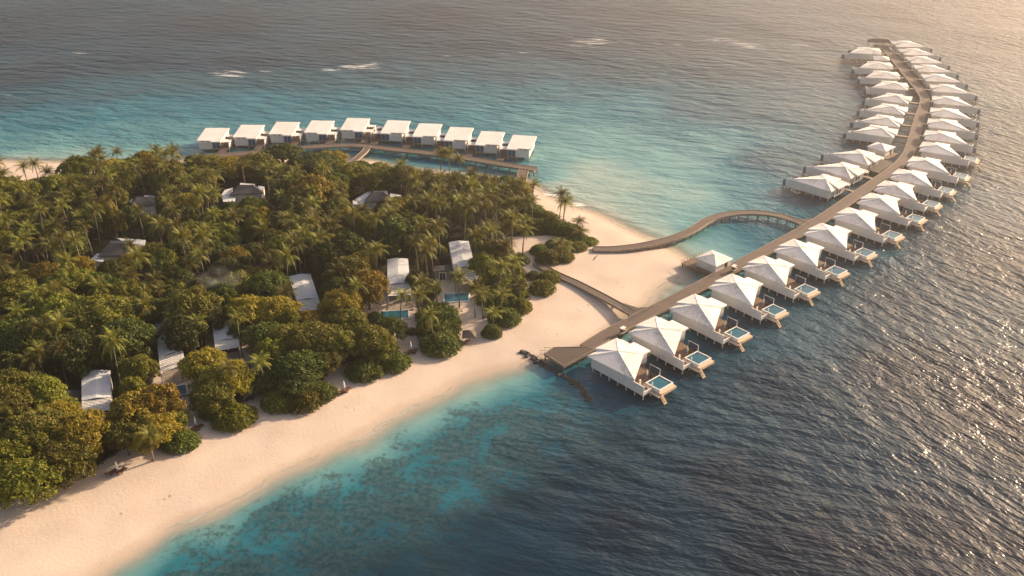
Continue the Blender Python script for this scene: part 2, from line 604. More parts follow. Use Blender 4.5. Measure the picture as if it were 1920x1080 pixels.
# ------------------------------------------------------------------ water
# real water depth class (0 = shallow sand flat ... 1 = open ocean) and reef cover, given at points of the sea
DEPTH_PTS = [
    # px, py, depth, reef
    (260, 1070, .34, .30), (420, 1000, .30, .35), (600, 900, .30, .30), (700, 850, .26, .2), (800, 790, .27, .2), (900, 730, .22, .15), (980, 720, .30, .15),
    (330, 1075, .45, .75), (500, 1000, .48, .8), (620, 960, .50, .85), (720, 900, .45, .8), (850, 830, .45, .85), (960, 780, .42, .8), (1040, 760, .50, .6),
    (450, 1075, .6, .8), (600, 1060, .66, .8), (760, 990, .60, .85), (860, 920, .45, .55), (900, 880, .50, .8), (1000, 850, .60, .9), (1080, 820, .68, .9),
    (760, 1075, .86, .6), (900, 1000, .86, .6), (1000, 940, .90, .5), (1120, 880, .92, .5), (1180, 810, .85, .6), (950, 1075, .97, .1), (1150, 980, 1.0, .1),
    (1120, 720, .62, .2), (1090, 700, .55, .1), (1150, 760, .70, .2), (1250, 780, .82, .2), (1300, 720, .78, .1), (1350, 900, 1.0, 0), (1500, 1070, 1.05, 0), (1800, 1070, 1.05, 0),
    (1400, 640, .72, .1), (1480, 600, .72, 0), (1560, 540, .72, 0), (1450, 720, .9, 0), (1650, 560, .85, 0), (1700, 700, .98, 0), (1900, 800, 1.0, 0), (1900, 500, .95, 0),
    (1760, 440, .85, 0), (1860, 300, .9, 0), (1900, 100, .95, 0), (1750, 30, .97, 0),
    (1240, 480, .08, 0), (1150, 600, .10, 0), (1230, 545, .12, 0), (1280, 530, .16, 0), (1320, 540, .4, 0), (1300, 470, .22, 0), (1340, 440, .36, 0), (1420, 430, .50, .0), (1480, 450, .55, 0),
    (1380, 520, .5, 0), (1280, 570, .45, 0), (1180, 610, .35, 0),
    (1050, 350, .13, 0), (1100, 370, .13, 0), (1150, 400, .15, 0), (1220, 430, .17, 0), (1300, 400, .25, 0), (1100, 320, .17, 0), (1200, 350, .18, 0), (1300, 360, .24, .0), (1400, 350, .42, 0),
    (1050, 290, .27, 0), (1150, 260, .30, .0), (1250, 300, .25, 0), (1350, 270, .34, 0), (1450, 300, .62, 0), (1500, 200, .66, 0), (1400, 200, .62, 0), (1550, 370, .72, .1),
    (1600, 340, .70, 0), (1700, 250, .72, 0), (1650, 150, .76, 0), (1300, 200, .58, 0), (1200, 200, .42, 0), (1550, 120, .8, 0), (1350, 130, .75, 0), (1450, 60, .92, 0),
    (50, 290, .22, 0), (150, 290, .22, 0), (300, 290, .22, 0), (340, 280, .3, 0), (50, 270, .36, 0), (200, 260, .38, 0), (330, 250, .40, 0), (500, 240, .42, 0), (700, 220, .42, 0), (900, 230, .42, 0),
    (100, 220, .46, 0), (300, 200, .46, 0), (500, 190, .46, .1), (700, 180, .48, .1), (900, 180, .48, .1), (1020, 220, .36, 0), (1050, 170, .52, .1),
    (60, 180, .66, .3), (200, 170, .60, .3), (350, 160, .62, .4), (550, 150, .64, .4), (750, 145, .66, .4), (950, 140, .68, .3), (1150, 130, .70, .3),
    (60, 140, .92, 0), (250, 120, .92, 0), (450, 115, .93, 0), (650, 100, .93, 0), (850, 95, .93, 0), (1050, 85, .93, 0), (1250, 80, .92, 0),
    (0, 60, 1.02, 0), (400, 50, 1.02, 0), (800, 40, 1.02, 0), (1200, 30, 1.0, 0), (0, -60, 1.05, 0), (600, -60, 1.05, 0), (1200, -60, 1.05, 0), (1900, -60, 1.05, 0),
    (-200, 60, 1.02, 0), (-200, 180, .7, 0), (-200, 250, .4, 0), (2100, 300, 1, 0), (2100, 800, 1, 0), (1500, 1300, 1.05, 0), (700, 1300, .98, .1), (400, 1200, .7, .7),
    (700, 295, .42, 0), (760, 300, .46, 0), (830, 310, .46, 0), (900, 322, .42, 0), (950, 325, .42, 0), (640, 285, .4, 0), (560, 285, .45, 0), (1000, 330, .36, 0)]
DP = np.array([G(p[0], p[1]) for p in DEPTH_PTS])
DV = np.array([[p[2], p[3]] for p in DEPTH_PTS])


def idw(P):
    out = np.zeros((len(P), 2))
    for s in range(0, len(P), 20000):
        q = P[s:s + 20000]
        # distances weighted so that fine detail near shore survives
        d2 = ((q[:, None, :] - DP[None]) ** 2).sum(-1)
        w = 1.0 / (d2 + 14.0) ** 1.6
        out[s:s + 20000] = (w @ DV) / w.sum(1, keepdims=True)
    return out


FOAM = [(520, 133, 130, 1.6, .34), (900, 103, 170, 1.6, .36), (1260, 84, 150, 1.8, .4), (1150, 392, 60, 2, .4), (1130, 350, 70, 2.2, .36), (430, 139, 34, 5, .9), (500, 131, 30, 3, .6), (620, 130, 25, 3, .8), (690, 122, 28, 6, .9), (660, 126, 30, 3, .8), (840, 108, 22, 2, .6), (960, 98, 30, 3, .6),
        (1030, 92, 20, 2, .5), (1110, 78, 36, 9, .85), (1090, 86, 40, 2, .7), (1340, 76, 40, 3, .8), (1400, 86, 45, 5, .8), (1270, 80, 25, 2, .5), (1500, 84, 35, 3, .7), (150, 100, 20, 2, .6),
        (205, 142, 18, 3, .4), (740, 50, 12, 2, .4), (15, 178, 14, 2, .5), (80, 120, 10, 2, .4),
        (1080, 384, 30, 5, .8), (1030, 362, 18, 4, .9), (1140, 378, 26, 3, .6), (1205, 378, 14, 4, .8), (1250, 388, 18, 3, .6), (1170, 377, 24, 3, .5), (1225, 438, 14, 3, .5),
        (1190, 320, 30, 3, .35), (1120, 300, 30, 3, .3), (1245, 466, 16, 4, .8), (1262, 478, 12, 4, .6), (1300, 322, 24, 2, .3)]


def sea_fun(P):
    sd = sdist(P)
    dv = idw(P)
    near = np.clip(-sd / 9.0, 0, 1)
    dep = dv[:, 0] * (0.35 + 0.65 * near)
    dep = np.where(sd > 0, 0, dep)
    foam = np.zeros(len(P))
    wob = vnoise(P, 0.08, 5) * 6 - 3
    for (x, y, wx, wy, a) in FOAM:
        c_ = G(x, y)
        e = G(x + wx, y)
        sx = abs(e[0] - c_[0])
        sy = abs(G(x, y - wy)[1] - G(x, y)[1])
        dx = (P[:, 0] - c_[0]) / (sx * 1.25)
        dy = (P[:, 1] - c_[1] + 0.18 * (P[:, 0] - c_[0]) + wob) / (sy * 1.6)
        foam = np.maximum(foam, a * np.exp(-(dx * dx + dy * dy)))
    far = np.clip((P[:, 0] - 30 - np.clip(P[:, 1] - 260, 0, 200) * .45) / 70, 0, 1)
    # the lee of the island is nearly flat water
    lee = np.clip((P[:, 0] - 2 + 20 + 0.35 * (P[:, 1] - 150)) / 100, 0, 1)
    lee = np.where(P[:, 1] > 240, 1, lee * (1 - np.clip((P[:, 1] - 205) / 35, 0, 1)) + np.clip((P[:, 1] - 205) / 35, 0, 1) * 1)
    lag = np.exp(-(((P[:, 0] + 15) / 45) ** 2 + ((P[:, 1] - 318) / 13) ** 2))
    loop = np.exp(-(((P[:, 0] - 62) / 24) ** 2 + ((P[:, 1] - 255) / 20) ** 2))
    lee = np.minimum(lee, 1 - .85 * lag) * (1 - .6 * loop)
    lee = lee * lee * (3 - 2 * lee)
    return np.full(len(P), 0.0), {"lee": lee, "depth": dep, "reef": dv[:, 1] * near, "shore": sd, "foam": foam, "turn": far}


m, nt, b = new_mat("sea_water")
dep, reef, dS, fo, turn = [attr(nt, k) for k in ("depth", "reef", "shore", "foam", "turn")]
vw = coords(nt, 'World')
dn = noise(nt, vw, 0.045, 4, .6)
dep2 = mth(nt, 'ADD', dep, mth(nt, 'MULTIPLY', mth(nt, 'SUBTRACT', dn, .5), 0.16))
cr = N(nt, "ValToRGB")
els = cr.color_ramp.elements
stops = [(0.0, (0.44, 0.40, 0.31)), (0.14, (0.27, 0.35, 0.30)), (0.26, (0.120, 0.270, 0.270)), (0.42, (0.018, 0.135, 0.175)), (0.58, (0.009, 0.075, 0.108)),
         (0.75, (0.005, 0.036, 0.060)), (1.0, (0.0015, 0.010, 0.022))]
els[0].position, els[0].color = stops[0][0], (*stops[0][1], 1)
els[1].position, els[1].color = stops[-1][0], (*stops[-1][1], 1)
for p_, c_ in stops[1:-1]:
    e = els.new(p_); e.color = (*c_, 1)
nt.links.new(dep2, cr.inputs[0])
# coral patches on the bed
r1 = noise(nt, vw, 0.11, 4, .65, .8)
r2 = noise(nt, vw, 0.75, 7, .78, .8)
r3 = noise(nt, vw, 0.9, 5, .75)
rr = mth(nt, 'ADD', mth(nt, 'MULTIPLY', r1, 0.48), mth(nt, 'MULTIPLY', r2, 0.52))
rr = mth(nt, 'ADD', rr, mth(nt, 'MULTIPLY', reef, 0.22))
rm = mth(nt, 'MULTIPLY', mrange(nt, rr, 0.57, 0.67), mrange(nt, reef, 0.08, 0.3))
vh = N(nt, "TexVoronoi"); vh.inputs['Scale'].default_value = 0.42
nt.links.new(vw, vh.inputs['Vector'])
hv = mth(nt, 'ADD', vh.outputs['Distance'], mth(nt, 'MULTIPLY', r2, 0.5))
heads = mth(nt, 'MULTIPLY', mrange(nt, hv, 0.50, 0.42), mth(nt, 'MULTIPLY', mrange(nt, reef, 0.12, 0.3), mrange(nt, rr, 0.50, 0.56)))
rm = mth(nt, 'MAXIMUM', rm, mth(nt, 'MULTIPLY', heads, 0.9))
rc = mixc(nt, mrange(nt, r3, .40, .60), (0.009, 0.028, 0.034), (0.060, 0.082, 0.072))
rc = mixc(nt, mrange(nt, dep, 0.35, 0.95), rc, (0.003, 0.016, 0.024))
body = mixc(nt, mth(nt, 'MULTIPLY', rm, 0.72), cr.outputs[0], rc)
# swell streaks of foam
f1 = noise(nt, coords(nt, 'World', (0.16, 1.3, 1), rad(-10)), 0.38, 5, .7, .4)
f2 = noise(nt, vw, 0.9, 4, .7)
foam_m = mrange(nt, mth(nt, 'MULTIPLY', mrange(nt, fo, 0.05, 0.7), mrange(nt, mth(nt, 'ADD', f1, mth(nt, 'MULTIPLY', fo, .10)), 0.52, 0.74)), 0.1, 0.9)
# shoreline wash
wob = mth(nt, 'MULTIPLY', mth(nt, 'SUBTRACT', noise(nt, vw, 0.12, 3), .5), 5.0)
sd2 = mth(nt, 'ADD', dS, wob)
l1 = mth(nt, 'MULTIPLY', mrange(nt, sd2, -1.9, -1.1), mrange(nt, sd2, -0.1, -0.7))
l1 = mth(nt, 'MULTIPLY', l1, mth(nt, 'MULTIPLY', mrange(nt, f2, .25, .50), mrange(nt, noise(nt, vw, 0.06, 2), .42, .60)))
foam_m = mth(nt, 'MAXIMUM', foam_m, mth(nt, 'MULTIPLY', l1, 0.55))
caps = mth(nt, 'MULTIPLY', mrange(nt, noise(nt, coords(nt, 'World', (.5, 1.2, 1), .3), 0.16, 6, .75), .735, .78), mrange(nt, dep, .75, .95))
foam_m = mth(nt, 'MAXIMUM', foam_m, mth(nt, 'MULTIPLY', caps, 0.5))
body = mixc(nt, mth(nt, 'MULTIPLY', foam_m, .75), body, (0.80, 0.77, 0.72))
nt.links.new(body, b.inputs['Base Color'])
b.inputs['IOR'].default_value = 1.333
b.inputs['Specular IOR Level'].default_value = 0.5
nt.links.new(mrange(nt, foam_m, 0, 1, 0.27, 0.8), b.inputs['Roughness'])
# waves
wA = noise(nt, coords(nt, 'World', (0.42, 1.0, 1), rad(-16)), 0.20, 4.5, .58, .1)
wB = noise(nt, coords(nt, 'World', (0.5, 1.0, 1), rad(-58)), 0.28, 4.0, .60, .1)
mixw = N(nt, "Mix")
nt.links.new(turn, mixw.inputs[0]); nt.links.new(wA, mixw.inputs[2]); nt.links.new(mth(nt, 'MULTIPLY', wB, .55), mixw.inputs[3])
big = noise(nt, coords(nt, 'World', (0.35, 1.0, 1), rad(-30)), 0.035, 2, .5)
h = mth(nt, 'ADD', mth(nt, 'MULTIPLY', mixw.outputs[0], 2.1), mth(nt, 'MULTIPLY', big, 1.2))
calm = mth(nt, 'MULTIPLY', mrange(nt, dep, 0.15, 0.75, 0.32, 1.0), mth(nt, 'MULTIPLY', mrange(nt, attr(nt, "lee"), 0, 1, 0.10, 1.0, False), mrange(nt, noise(nt, vw, 0.012, 2), .35, .65, .7, 1.2)))
bp = bump(nt, b, mth(nt, 'MULTIPLY', h, calm), 1.0, 2.0)
tr = N(nt, "BsdfTransparent")
ms = N(nt, "MixShader")
out = [n for n in nt.nodes if n.type == 'OUTPUT_MATERIAL'][0]
op = mth(nt, 'MAXIMUM', mrange(nt, mth(nt, 'ADD', dS, mth(nt, 'MULTIPLY', wob, .6)), 0.5, -7.5, 0.0, 1.0), foam_m)
nt.links.new(op, ms.inputs[0])
nt.links.new(tr.outputs[0], ms.inputs[1])
nt.links.new(b.outputs[0], ms.inputs[2])
nt.links.new(ms.outputs[0], out.inputs[0])
M["sea_water"] = m


def geo_range(a, b_, n):
    return list(a * (b_ / a) ** (np.arange(1, n + 1) / n))


ox = geo_range(20, 8000, 14)
sea_xs = np.array([-250 - v for v in ox[::-1]] + list(np.arange(-250, 330, 2.0)) + [330 + v for v in ox])
sea_ys = np.array([60 - v for v in ox[::-1]] + list(np.arange(60, 680, 2.0)) + [680 + v for v in ox])
tag(grid_mesh("sea_water", sea_xs, sea_ys, sea_fun, M["sea_water"]), kind="structure")
# ------------------------------------------------------------------ jetties
def resample(pts, step):
    pts = [np.array(p, float) for p in pts]
    # catmull-rom then even spacing
    dense = []
    n = len(pts)
    for i in range(n - 1):
        p0 = pts[max(i - 1, 0)]; p1 = pts[i]; p2 = pts[i + 1]; p3 = pts[min(i + 2, n - 1)]
        for s in range(12):
            t = s / 12
            dense.append(0.5 * ((2 * p1) + (-p0 + p2) * t + (2 * p0 - 5 * p1 + 4 * p2 - p3) * t * t + (-p0 + 3 * p1 - 3 * p2 + p3) * t ** 3))
    dense.append(pts[-1])
    L = [0]
    for i in range(1, len(dense)): L.append(L[-1] + np.hypot(*(dense[i] - dense[i - 1])))
    m_ = max(2, int(L[-1] / step) + 1)
    out = []
    for k in range(m_):
        s = L[-1] * k / (m_ - 1)
        j = min(max(np.searchsorted(L, s), 1), len(L) - 1)
        f = (s - L[j - 1]) / (L[j] - L[j - 1] + 1e-9)
        out.append(dense[j - 1] * (1 - f) + dense[j] * f)
    return out


def normals(pts):
    res = []
    for i in range(len(pts)):
        a = pts[max(i - 1, 0)]; b_ = pts[min(i + 1, len(pts) - 1)]
        d = (b_ - a) / np.hypot(*(b_ - a))
        res.append(np.array([-d[1], d[0]]))
    return res


def ribbon(mb, pts, nrm, o0, o1, z0, z1, zs=None):
    """solid strip between side offsets o0 and o1"""
    n = len(pts)
    vs = []
    for p, q in zip(pts, nrm):
        a = p + q * o0; b_ = p + q * o1
        vs += [(a[0], a[1], z0), (b_[0], b_[1], z0), (b_[0], b_[1], z1), (a[0], a[1], z1)]
    fs = []
    for i in range(n - 1):
        k = i * 4; l = k + 4
        fs += [(k, k + 1, l + 1, l), (k + 1, k + 2, l + 2, l + 1), (k + 2, k + 3, l + 3, l + 2), (k + 3, k, l, l + 3)]
    fs += [(0, 3, 2, 1), (4 * n - 4, 4 * n - 3, 4 * n - 2, 4 * n - 1)]
    mb.add(vs, fs)


def set_uv(o, pts, width):
    me = o.data
    uv = me.uv_layers.new(name="UVMap")
    L = [0]
    for i in range(1, len(pts)): L.append(L[-1] + float(np.hypot(*(pts[i] - pts[i - 1]))))
    for lp in me.loops:
        vi = lp.vertex_index
        uv.data[lp.index].uv = (L[min(vi // 4, len(L) - 1)], 0.0 if vi % 4 in (0, 3) else width)


PILE_ME = MB().tube([(0, 0, -2.2), (0, 0, 0)], [.16, .16], 7).mesh("pile")
DECK_Z = 1.9


def jetty(name, label, path, width, step=1.5, pile_step=6.0, skip_piles=None, top=None, lit=None, rail=False):
    top = DECK_Z if top is None else top
    root = empty(name, (path[0][0], path[0][1], 0), 0, label, "jetty")
    base = np.array(path[0])
    pts = [p - base for p in resample(path, step)]
    nr = normals(pts)
    w = width / 2
    mb = MB(); ribbon(mb, pts, nr, -w + .16, w - .16, top - .12, top)
    o = mb.build("deck", M["jetty_boards"], root); set_uv(o, pts, width)
    for sgn in (-1, 1):
        mb = MB(); ribbon(mb, pts, nr, sgn * w - .15 if sgn > 0 else -w, sgn * w if sgn > 0 else -w + .15, top - .55, top + .14)
        mb.build("edge_beam", M["jetty_edge"], root)
    mb = MB(); ribbon(mb, pts, nr, -w * .5 - .12, -w * .5 + .12, top - .45, top - .13); ribbon(mb, pts, nr, w * .5 - .12, w * .5 + .12, top - .45, top - .13)
    mb.build("joist", M["jetty_pile"], root)
    pp = resample(path, pile_step)
    pn = normals(pp)
    cnt = 0
    cb = MB()
    for p, q in zip(pp, pn):
        gx = ground_at(p[0], p[1])
        if gx > top - .4: continue
        a = p - base - q * (w - .1); b_ = p - base + q * (w - .1)
        d = np.array([q[1], -q[0]]) * .12
        if cnt < 100:
            MB().prism([tuple(a - d), tuple(a + d), tuple(b_ + d), tuple(b_ - d)], top - .85, top - .56).build("cross_beam", M["jetty_pile"], root)
        for s in (-1, 1):
            if cnt >= 100: continue
            cnt += 1
            c_ = p - base + q * s * (w - .35)
            po = bpy.data.objects.new("pile", PILE_ME)
            COL.objects.link(po)
            po.parent = root
            po.location = (c_[0], c_[1], top - .85)
    if rail:
        for sgn in (-1, 1):
            mb = MB()
            ribbon(mb, pts, nr, sgn * (w - .1) - .03, sgn * (w - .1) + .03, top + .92, top + 1.0)
            for p, q in list(zip(pts, nr))[::2]:
                c_ = p + q * sgn * (w - .1)
                mb.box(c_[0] - .05, c_[0] + .05, c_[1] - .05, c_[1] + .05, top + .14, top + .92)
            mb.build("handrail", M["jetty_edge"], root)
    return root, base


PILE_ME.materials.append(M["jetty_pile"])
MAIN_PX = [(1100, 651), (1122, 637), (1147, 622), (1207, 591), (1280, 553), (1360, 510), (1440, 467), (1490, 440), (1533, 415), (1593, 374), (1640, 342), (1680, 313),
           (1702, 290), (1713, 260), (1724, 222), (1734, 190), (1727, 172), (1701, 140), (1675, 108), (1656, 87)]
MAIN = [G(x, y, DECK_Z) for x, y in MAIN_PX]
root, base = jetty("main_jetty", "long weathered timber jetty running past both rows of hip roofed overwater villas", MAIN, 3.9)
plat = [G(1020, 663, DECK_Z), G(1057, 687.5, DECK_Z), G(1112, 657, DECK_Z), G(1096, 650, DECK_Z), G(1037, 651.5, DECK_Z)]
plat = [(p[0] - base[0], p[1] - base[1]) for p in plat]
MB().prism(plat, DECK_Z - .13, DECK_Z + .006).build("end_platform", M["jetty_boards"], root)
cx_ = sum(p[0] for p in plat) / 5; cy_ = sum(p[1] for p in plat) / 5
mb = MB()
for i in (0, 1, 3, 4):
    a = plat[i]; b_ = plat[(i + 1) % 5]
    if i == 1: b_ = plat[2]
    mb.wall(a, b_, DECK_Z - .5, DECK_Z + .13, .14)
mb.build("platform_beam", M["jetty_edge"], root)
for p in plat[:3] + [((plat[1][0] + plat[2][0]) / 2, (plat[1][1] + plat[2][1]) / 2), ((plat[0][0] + plat[1][0]) / 2, (plat[0][1] + plat[1][1]) / 2)]:
    po = bpy.data.objects.new("pile", PILE_ME); COL.objects.link(po); po.parent = root
    po.location = (p[0] * .94 + cx_ * .06, p[1] * .94 + cy_ * .06, DECK_Z - .4)
# splayed decks where side jetties meet
def wedge(root, base, pxs, name):
    q = [G(x, y, DECK_Z) for x, y in pxs]
    return MB().prism([(p[0] - base[0], p[1] - base[1]) for p in q], DECK_Z - .13, DECK_Z + .008).build(name, M["jetty_boards"], root)
wedge(root, base, [(1165, 567), (1196, 577), (1228, 574), (1190, 598), (1176, 604), (1180, 590), (1168, 580)], "junction_deck")
wedge(root, base, [(1480, 405), (1500, 411), (1531, 409), (1492, 436), (1500, 424), (1492, 416)], "junction_deck")
wedge(root, base, [(1636, 86), (1644, 80), (1664, 80), (1668, 92), (1650, 92)], "far_platform")
wedge(root, base, [(1650, 322), (1675, 306), (1654, 297), (1636, 303), (1618, 315), (1652, 326)], "side_platform")
SIDE = [G(1006, 494, 1.75), G(1043, 514, 1.8), G(1080, 530, 1.85), G(1120, 550, 1.9), G(1150, 566, 1.9), G(1184, 585, 1.9)]
jetty("beach_walkway", "straight timber walkway crossing the sand spit from the shrubs to the main jetty", SIDE, 2.6, rail=False, top=DECK_Z - .02)
CURVE = [G(1112, 466, 1.9), G(1150, 466, 1.9), G(1195, 461, 1.9), G(1240, 452, 1.9), G(1275, 441, 1.9), G(1302, 428, 1.9), G(1332, 410, 1.9), G(1372, 400, 1.9), G(1415, 398, 1.9),
         G(1456, 402.5, 1.9), G(1492, 413, 1.9), G(1512, 422, 1.9)]
jetty("curved_walkway", "curved timber walkway looping out over shallow water from the beach tip", CURVE, 3.0, pile_step=3.2, rail=False, top=DECK_Z - .02)
BACK = [G(352, 297, 1.9), G(391, 292, 1.9), G(462, 287, 1.9), G(525, 280, 1.9), G(584, 275, 1.9), G(630, 272.5, 1.9), G(674, 272.5, 1.9), G(731, 279, 1.9), G(780, 284, 1.9), G(823, 289, 1.9), G(865, 295, 1.9), G(904, 301, 1.9), G(945, 308, 1.9), G(1004, 317, 1.9)]
jetty("lagoon_jetty", "arched timber jetty in front of the ten flat roofed overwater villas", BACK, 3.6, pile_step=4.5)
BACK2 = [G(984, 313, 1.9), G(980, 325, 1.9), G(977, 340, 1.9), G(975, 356, 1.9)]
jetty("short_jetty", "short timber jetty arm dropping to the palms at the right end of the lagoon", BACK2, 3.6, top=DECK_Z - .02)
BACK3 = [G(690, 274, 1.9), G(684, 283, 1.9), G(673, 293, 1.9), G(658, 305, 1.9)]
jetty("lagoon_footbridge", "short timber footbridge from the middle of the arched jetty to the woods", BACK3, 2.4, top=DECK_Z - .02)

# ------------------------------------------------------------------ overwater villas with hip roof
def make_villa(sea_pool=True):
    r = empty("overwater_villa")
    # floor
    MB().prism([(0.02, .26), (15.74, .26), (15.74, 3.0), (13.6, 3.0), (13.6, 8.25), (7.2, 9.3), (0.02, 9.3)], 1.02, 1.24).build("floor_frame", M["white_post"], r)
    MB().prism([(0.22, .28), (15.76, .28), (15.76, 2.95), (13.55, 2.95), (13.55, 8.2), (7.15, 9.25), (0.22, 9.25)], 1.245, 1.5).build("terrace_deck", M["timber"], r)
    # walls
    MB().box(0, 12.4, 0, .25, 1.15, 4.02).box(12.403, 16, 0, .25, 1.15, 3.55 if sea_pool else 3.9).build("side_wall", M["white_wall"], r)
    mb = MB()
    mb.box(0, .2, .253, 2.7, 1.15, 4.0)
    mb.box(-.5, .2, 2.703, 2.9, 1.15, 4.0)
    mb.box(-.5, -.3, 2.903, 9.5, 1.15, 4.0)
    mb.box(-.297, 7.0, 9.3, 9.5, 1.15, 4.1)
    mb.box(2.5, 2.7, 9.503, 11.4, 1.15, 4.1)
    mb.box(2.703, 7.0, 11.2, 11.4, 1.15, 4.1)
    mb.box(6.8, 7.0, 9.503, 11.197, 1.15, 4.1)
    mb.box(2.55, 6.95, 9.45, 11.35, 1.0, 1.2)
    mb.build("room_wall", M["white_wall"], r)
    MB().box(15.76, 16, .253, 2.9, 1.15, 2.15).box(13.6, 15.757, 2.75, 2.97, 1.15, 1.95).build("parapet", M["white_wall"], r)
    # porch at the entrance
    MB().prism([(-1.3, 9.75), (2.3, 9.75), (2.3, 11.7), (-1.3, 11.7)], 3.25, 3.5).build("porch_roof", M["villa_roof"], r)
    mb = MB()
    for x in (-1.2, 1.9):
        mb.box(x, x + .16, 11.45, 11.6, 1.5, 3.25)
    mb.build("porch_post", M["white_post"], r)
    MB().box(-.3, 2.45, 9.52, 11.6, 1.2, 1.5).build("porch_deck", M["timber"], r)
    # glazed diagonal front
    a, b_ = ((12.3, .3), (6.95, 9.2)) if sea_pool else ((13.4, .3), (8.3, 9.2))
    MB().wall(a, b_, 1.5, 4.05, .1).build("glass_front", M["dark_opening"], r)
    mb = MB()
    for k in range(9):
        t = k / 8
        x, y = a[0] + (b_[0] - a[0]) * t, a[1] + (b_[1] - a[1]) * t
        mb.box(x + .0, x + .14, y - .07, y + .07, 1.5, 4.0)
    mb.build("mullion", M["timber"], r)
    # roof
    poly = [(-.9, -.55, 4.05), (13.2 if sea_pool else 14.4, .02, 4.1), (7.6 if sea_pool else 9.0, 9.3, 4.35), (7.6 if sea_pool else 9.0, 11.75, 4.35), (2.4, 11.75, 4.35), (2.4, 10.25, 4.35), (-1.6, 10.0, 4.4), (-1.6, 2.8, 4.4), (-.9, 2.65, 4.1)]
    P = (4.1, 4.4, 5.6)
    mb = MB()
    n = len(poly)
    vs = [p for p in poly] + [(p[0], p[1], p[2] - .34) for p in poly] + [P]
    fs = [(i, (i + 1) % n, 2 * n) for i in range(n)]
    fs += [(i, i + n, (i + 1) % n + n, (i + 1) % n) for i in range(n)] + [tuple(range(2 * n - 1, n - 1, -1))]
    mb.add(vs, fs)
    rf = mb.build("roof", M["villa_roof"], r)
    mb = MB()
    for k, i in enumerate((0, 1, 2, 6)):
        q = poly[i]
        mb.tube([(P[0], P[1], P[2] + .02), (P[0] * .02 + q[0] * .98, P[1] * .02 + q[1] * .98, q[2] + .04)], .07, 5)
    mb.build("ridge_cap", M["canvas"], rf)
    # windows of the inner end
    for y in (3.9, 5.6):
        w = MB().box(-.58, -.5, y, y + .95, 1.7, 3.5).build("window", M["dark_opening"], r)
        MB().box(-.63, -.5, y - .12, y, 1.6, 3.6).box(-.63, -.5, y + .95, y + 1.07, 1.6, 3.6).build("window_frame", M["canvas"], w)
    # glass screen and its posts
    s = MB().box(10.6, 13.5, 8.3, 8.34, 1.5, 3.45).build("glass_screen", M["screen_glass"], r)
    MB().box(10.5, 10.6, 8.25, 8.38, 1.5, 3.55).box(13.5, 13.6, 8.25, 8.38, 1.5, 3.55).box(10.6, 13.5, 8.28, 8.36, 3.452, 3.55).build("screen_frame", M["white_post"], s)
    MB().box(15.75, 15.95, 2.98, 3.16, 1.2, 3.5).build("terrace_post", M["canvas"], r)
    MB().box(13.0, 13.3, 1.9, 2.2, 1.5, 3.3).build("terrace_post", M["canvas"], r)
    MB().box(12.9, 13.0, .3, 2.9, 2.3, 2.36).box(13.3, 15.7, 2.83, 2.88, 2.3, 2.36).build("balustrade", M["timber"], r)
    if sea_pool:
        # pool
        p_ = MB().box(13.7, 17.9, 3.2, 3.45, .8, 2.3).box(13.7, 17.9, 7.65, 7.9, .8, 2.3).box(13.7, 13.95, 3.453, 7.647, .8, 2.3).box(17.65, 17.9, 3.453, 7.647, .8, 2.3).box(13.953, 17.647, 3.453, 7.647, .8, 1.0).build("pool", M["canvas"], r)
        MB().box(13.952, 17.648, 3.452, 7.648, 1.01, 2.17).build("pool_water", M["tile_pool"], p_)
        MB().box(17.903, 18.75, 2.9, 8.0, 1.15, 1.75).build("bench", M["stone_tan"], r)
        # steps into the sea
        mb = MB()
        for k in range(8):
            x = 18.8 + k * .2
            mb.box(x, x + .26, 2.3, 3.3, 1.3 - k * .2, 1.37 - k * .2)
        mb.box(16.02, 18.85, 1.9, 2.85, 1.22, 1.36)
        st = mb.build("stairs", M["stone_tan"], r)
        MB().tube([(18.7, 2.28, 2.0), (20.5, 2.28, .6)], .06, 4).tube([(18.7, 3.32, 2.0), (20.5, 3.32, .6)], .06, 4).tube([(18.75, 2.28, 1.3), (20.6, 2.28, -.6)], .08, 4).tube([(18.75, 3.32, 1.3), (20.6, 3.32, -.6)], .08, 4).build("handrail", M["timber"], st)
    else:
        p_ = MB().box(13.7, 15.7, 4.6, 4.8, 1.3, 2.2).box(11.6, 15.7, 8.0, 8.2, 1.3, 2.2).box(15.5, 15.7, 4.803, 7.997, 1.3, 2.2).build("pool", M["canvas"], r)
        MB().box(12.0, 15.497, 4.803, 7.997, 1.503, 2.0).build("pool_water", M["tile_pool"], p_)
        s = MB().box(16.1, 17.25, .5, .56, 1.25, 3.1).box(17.2, 17.26, .563, 3.1, 1.25, 3.1).build("sea_screen", M["glass_blue"], r)
        MB().box(16.003, 17.4, .35, 3.3, 1.05, 1.24).build("landing", M["timber_dark"], s)
        mb = MB()
        for k in range(6):
            mb.box(16.2 + k * .45, 16.6 + k * .45, 3.5, 4.4, 1.3 - k * .25, 1.4 - k * .25)
        mb.build("stairs", M["timber"], r)
    # piles
    pm = MB().tube([(0, 0, -2.5), (0, 0, 1.05)], [.14, .14], 7).mesh("pile", M["white_post"])
    for (x, y) in [(.3, .3), (2.9, .3), (5.5, .3), (8.1, .3), (10.7, .3), (13.3, .3), (15.8, .3), (15.8, 2.7), (.3, 9.1), (3, 9.1), (6.6, 9.1), (2.8, 11.1), (6.7, 11.1), (9.8, 8.5), (13.2, 7.9),
                   (.3, 4.7), (5, 4.7), (10, 4.7), (17.2, 3.6 if sea_pool else .7), (17.2, 7.4 if sea_pool else 3.0), (14.2, 7.4)]:
        o = bpy.data.objects.new("pile", pm); COL.objects.link(o); o.parent = r; o.location = (x, y, 0)
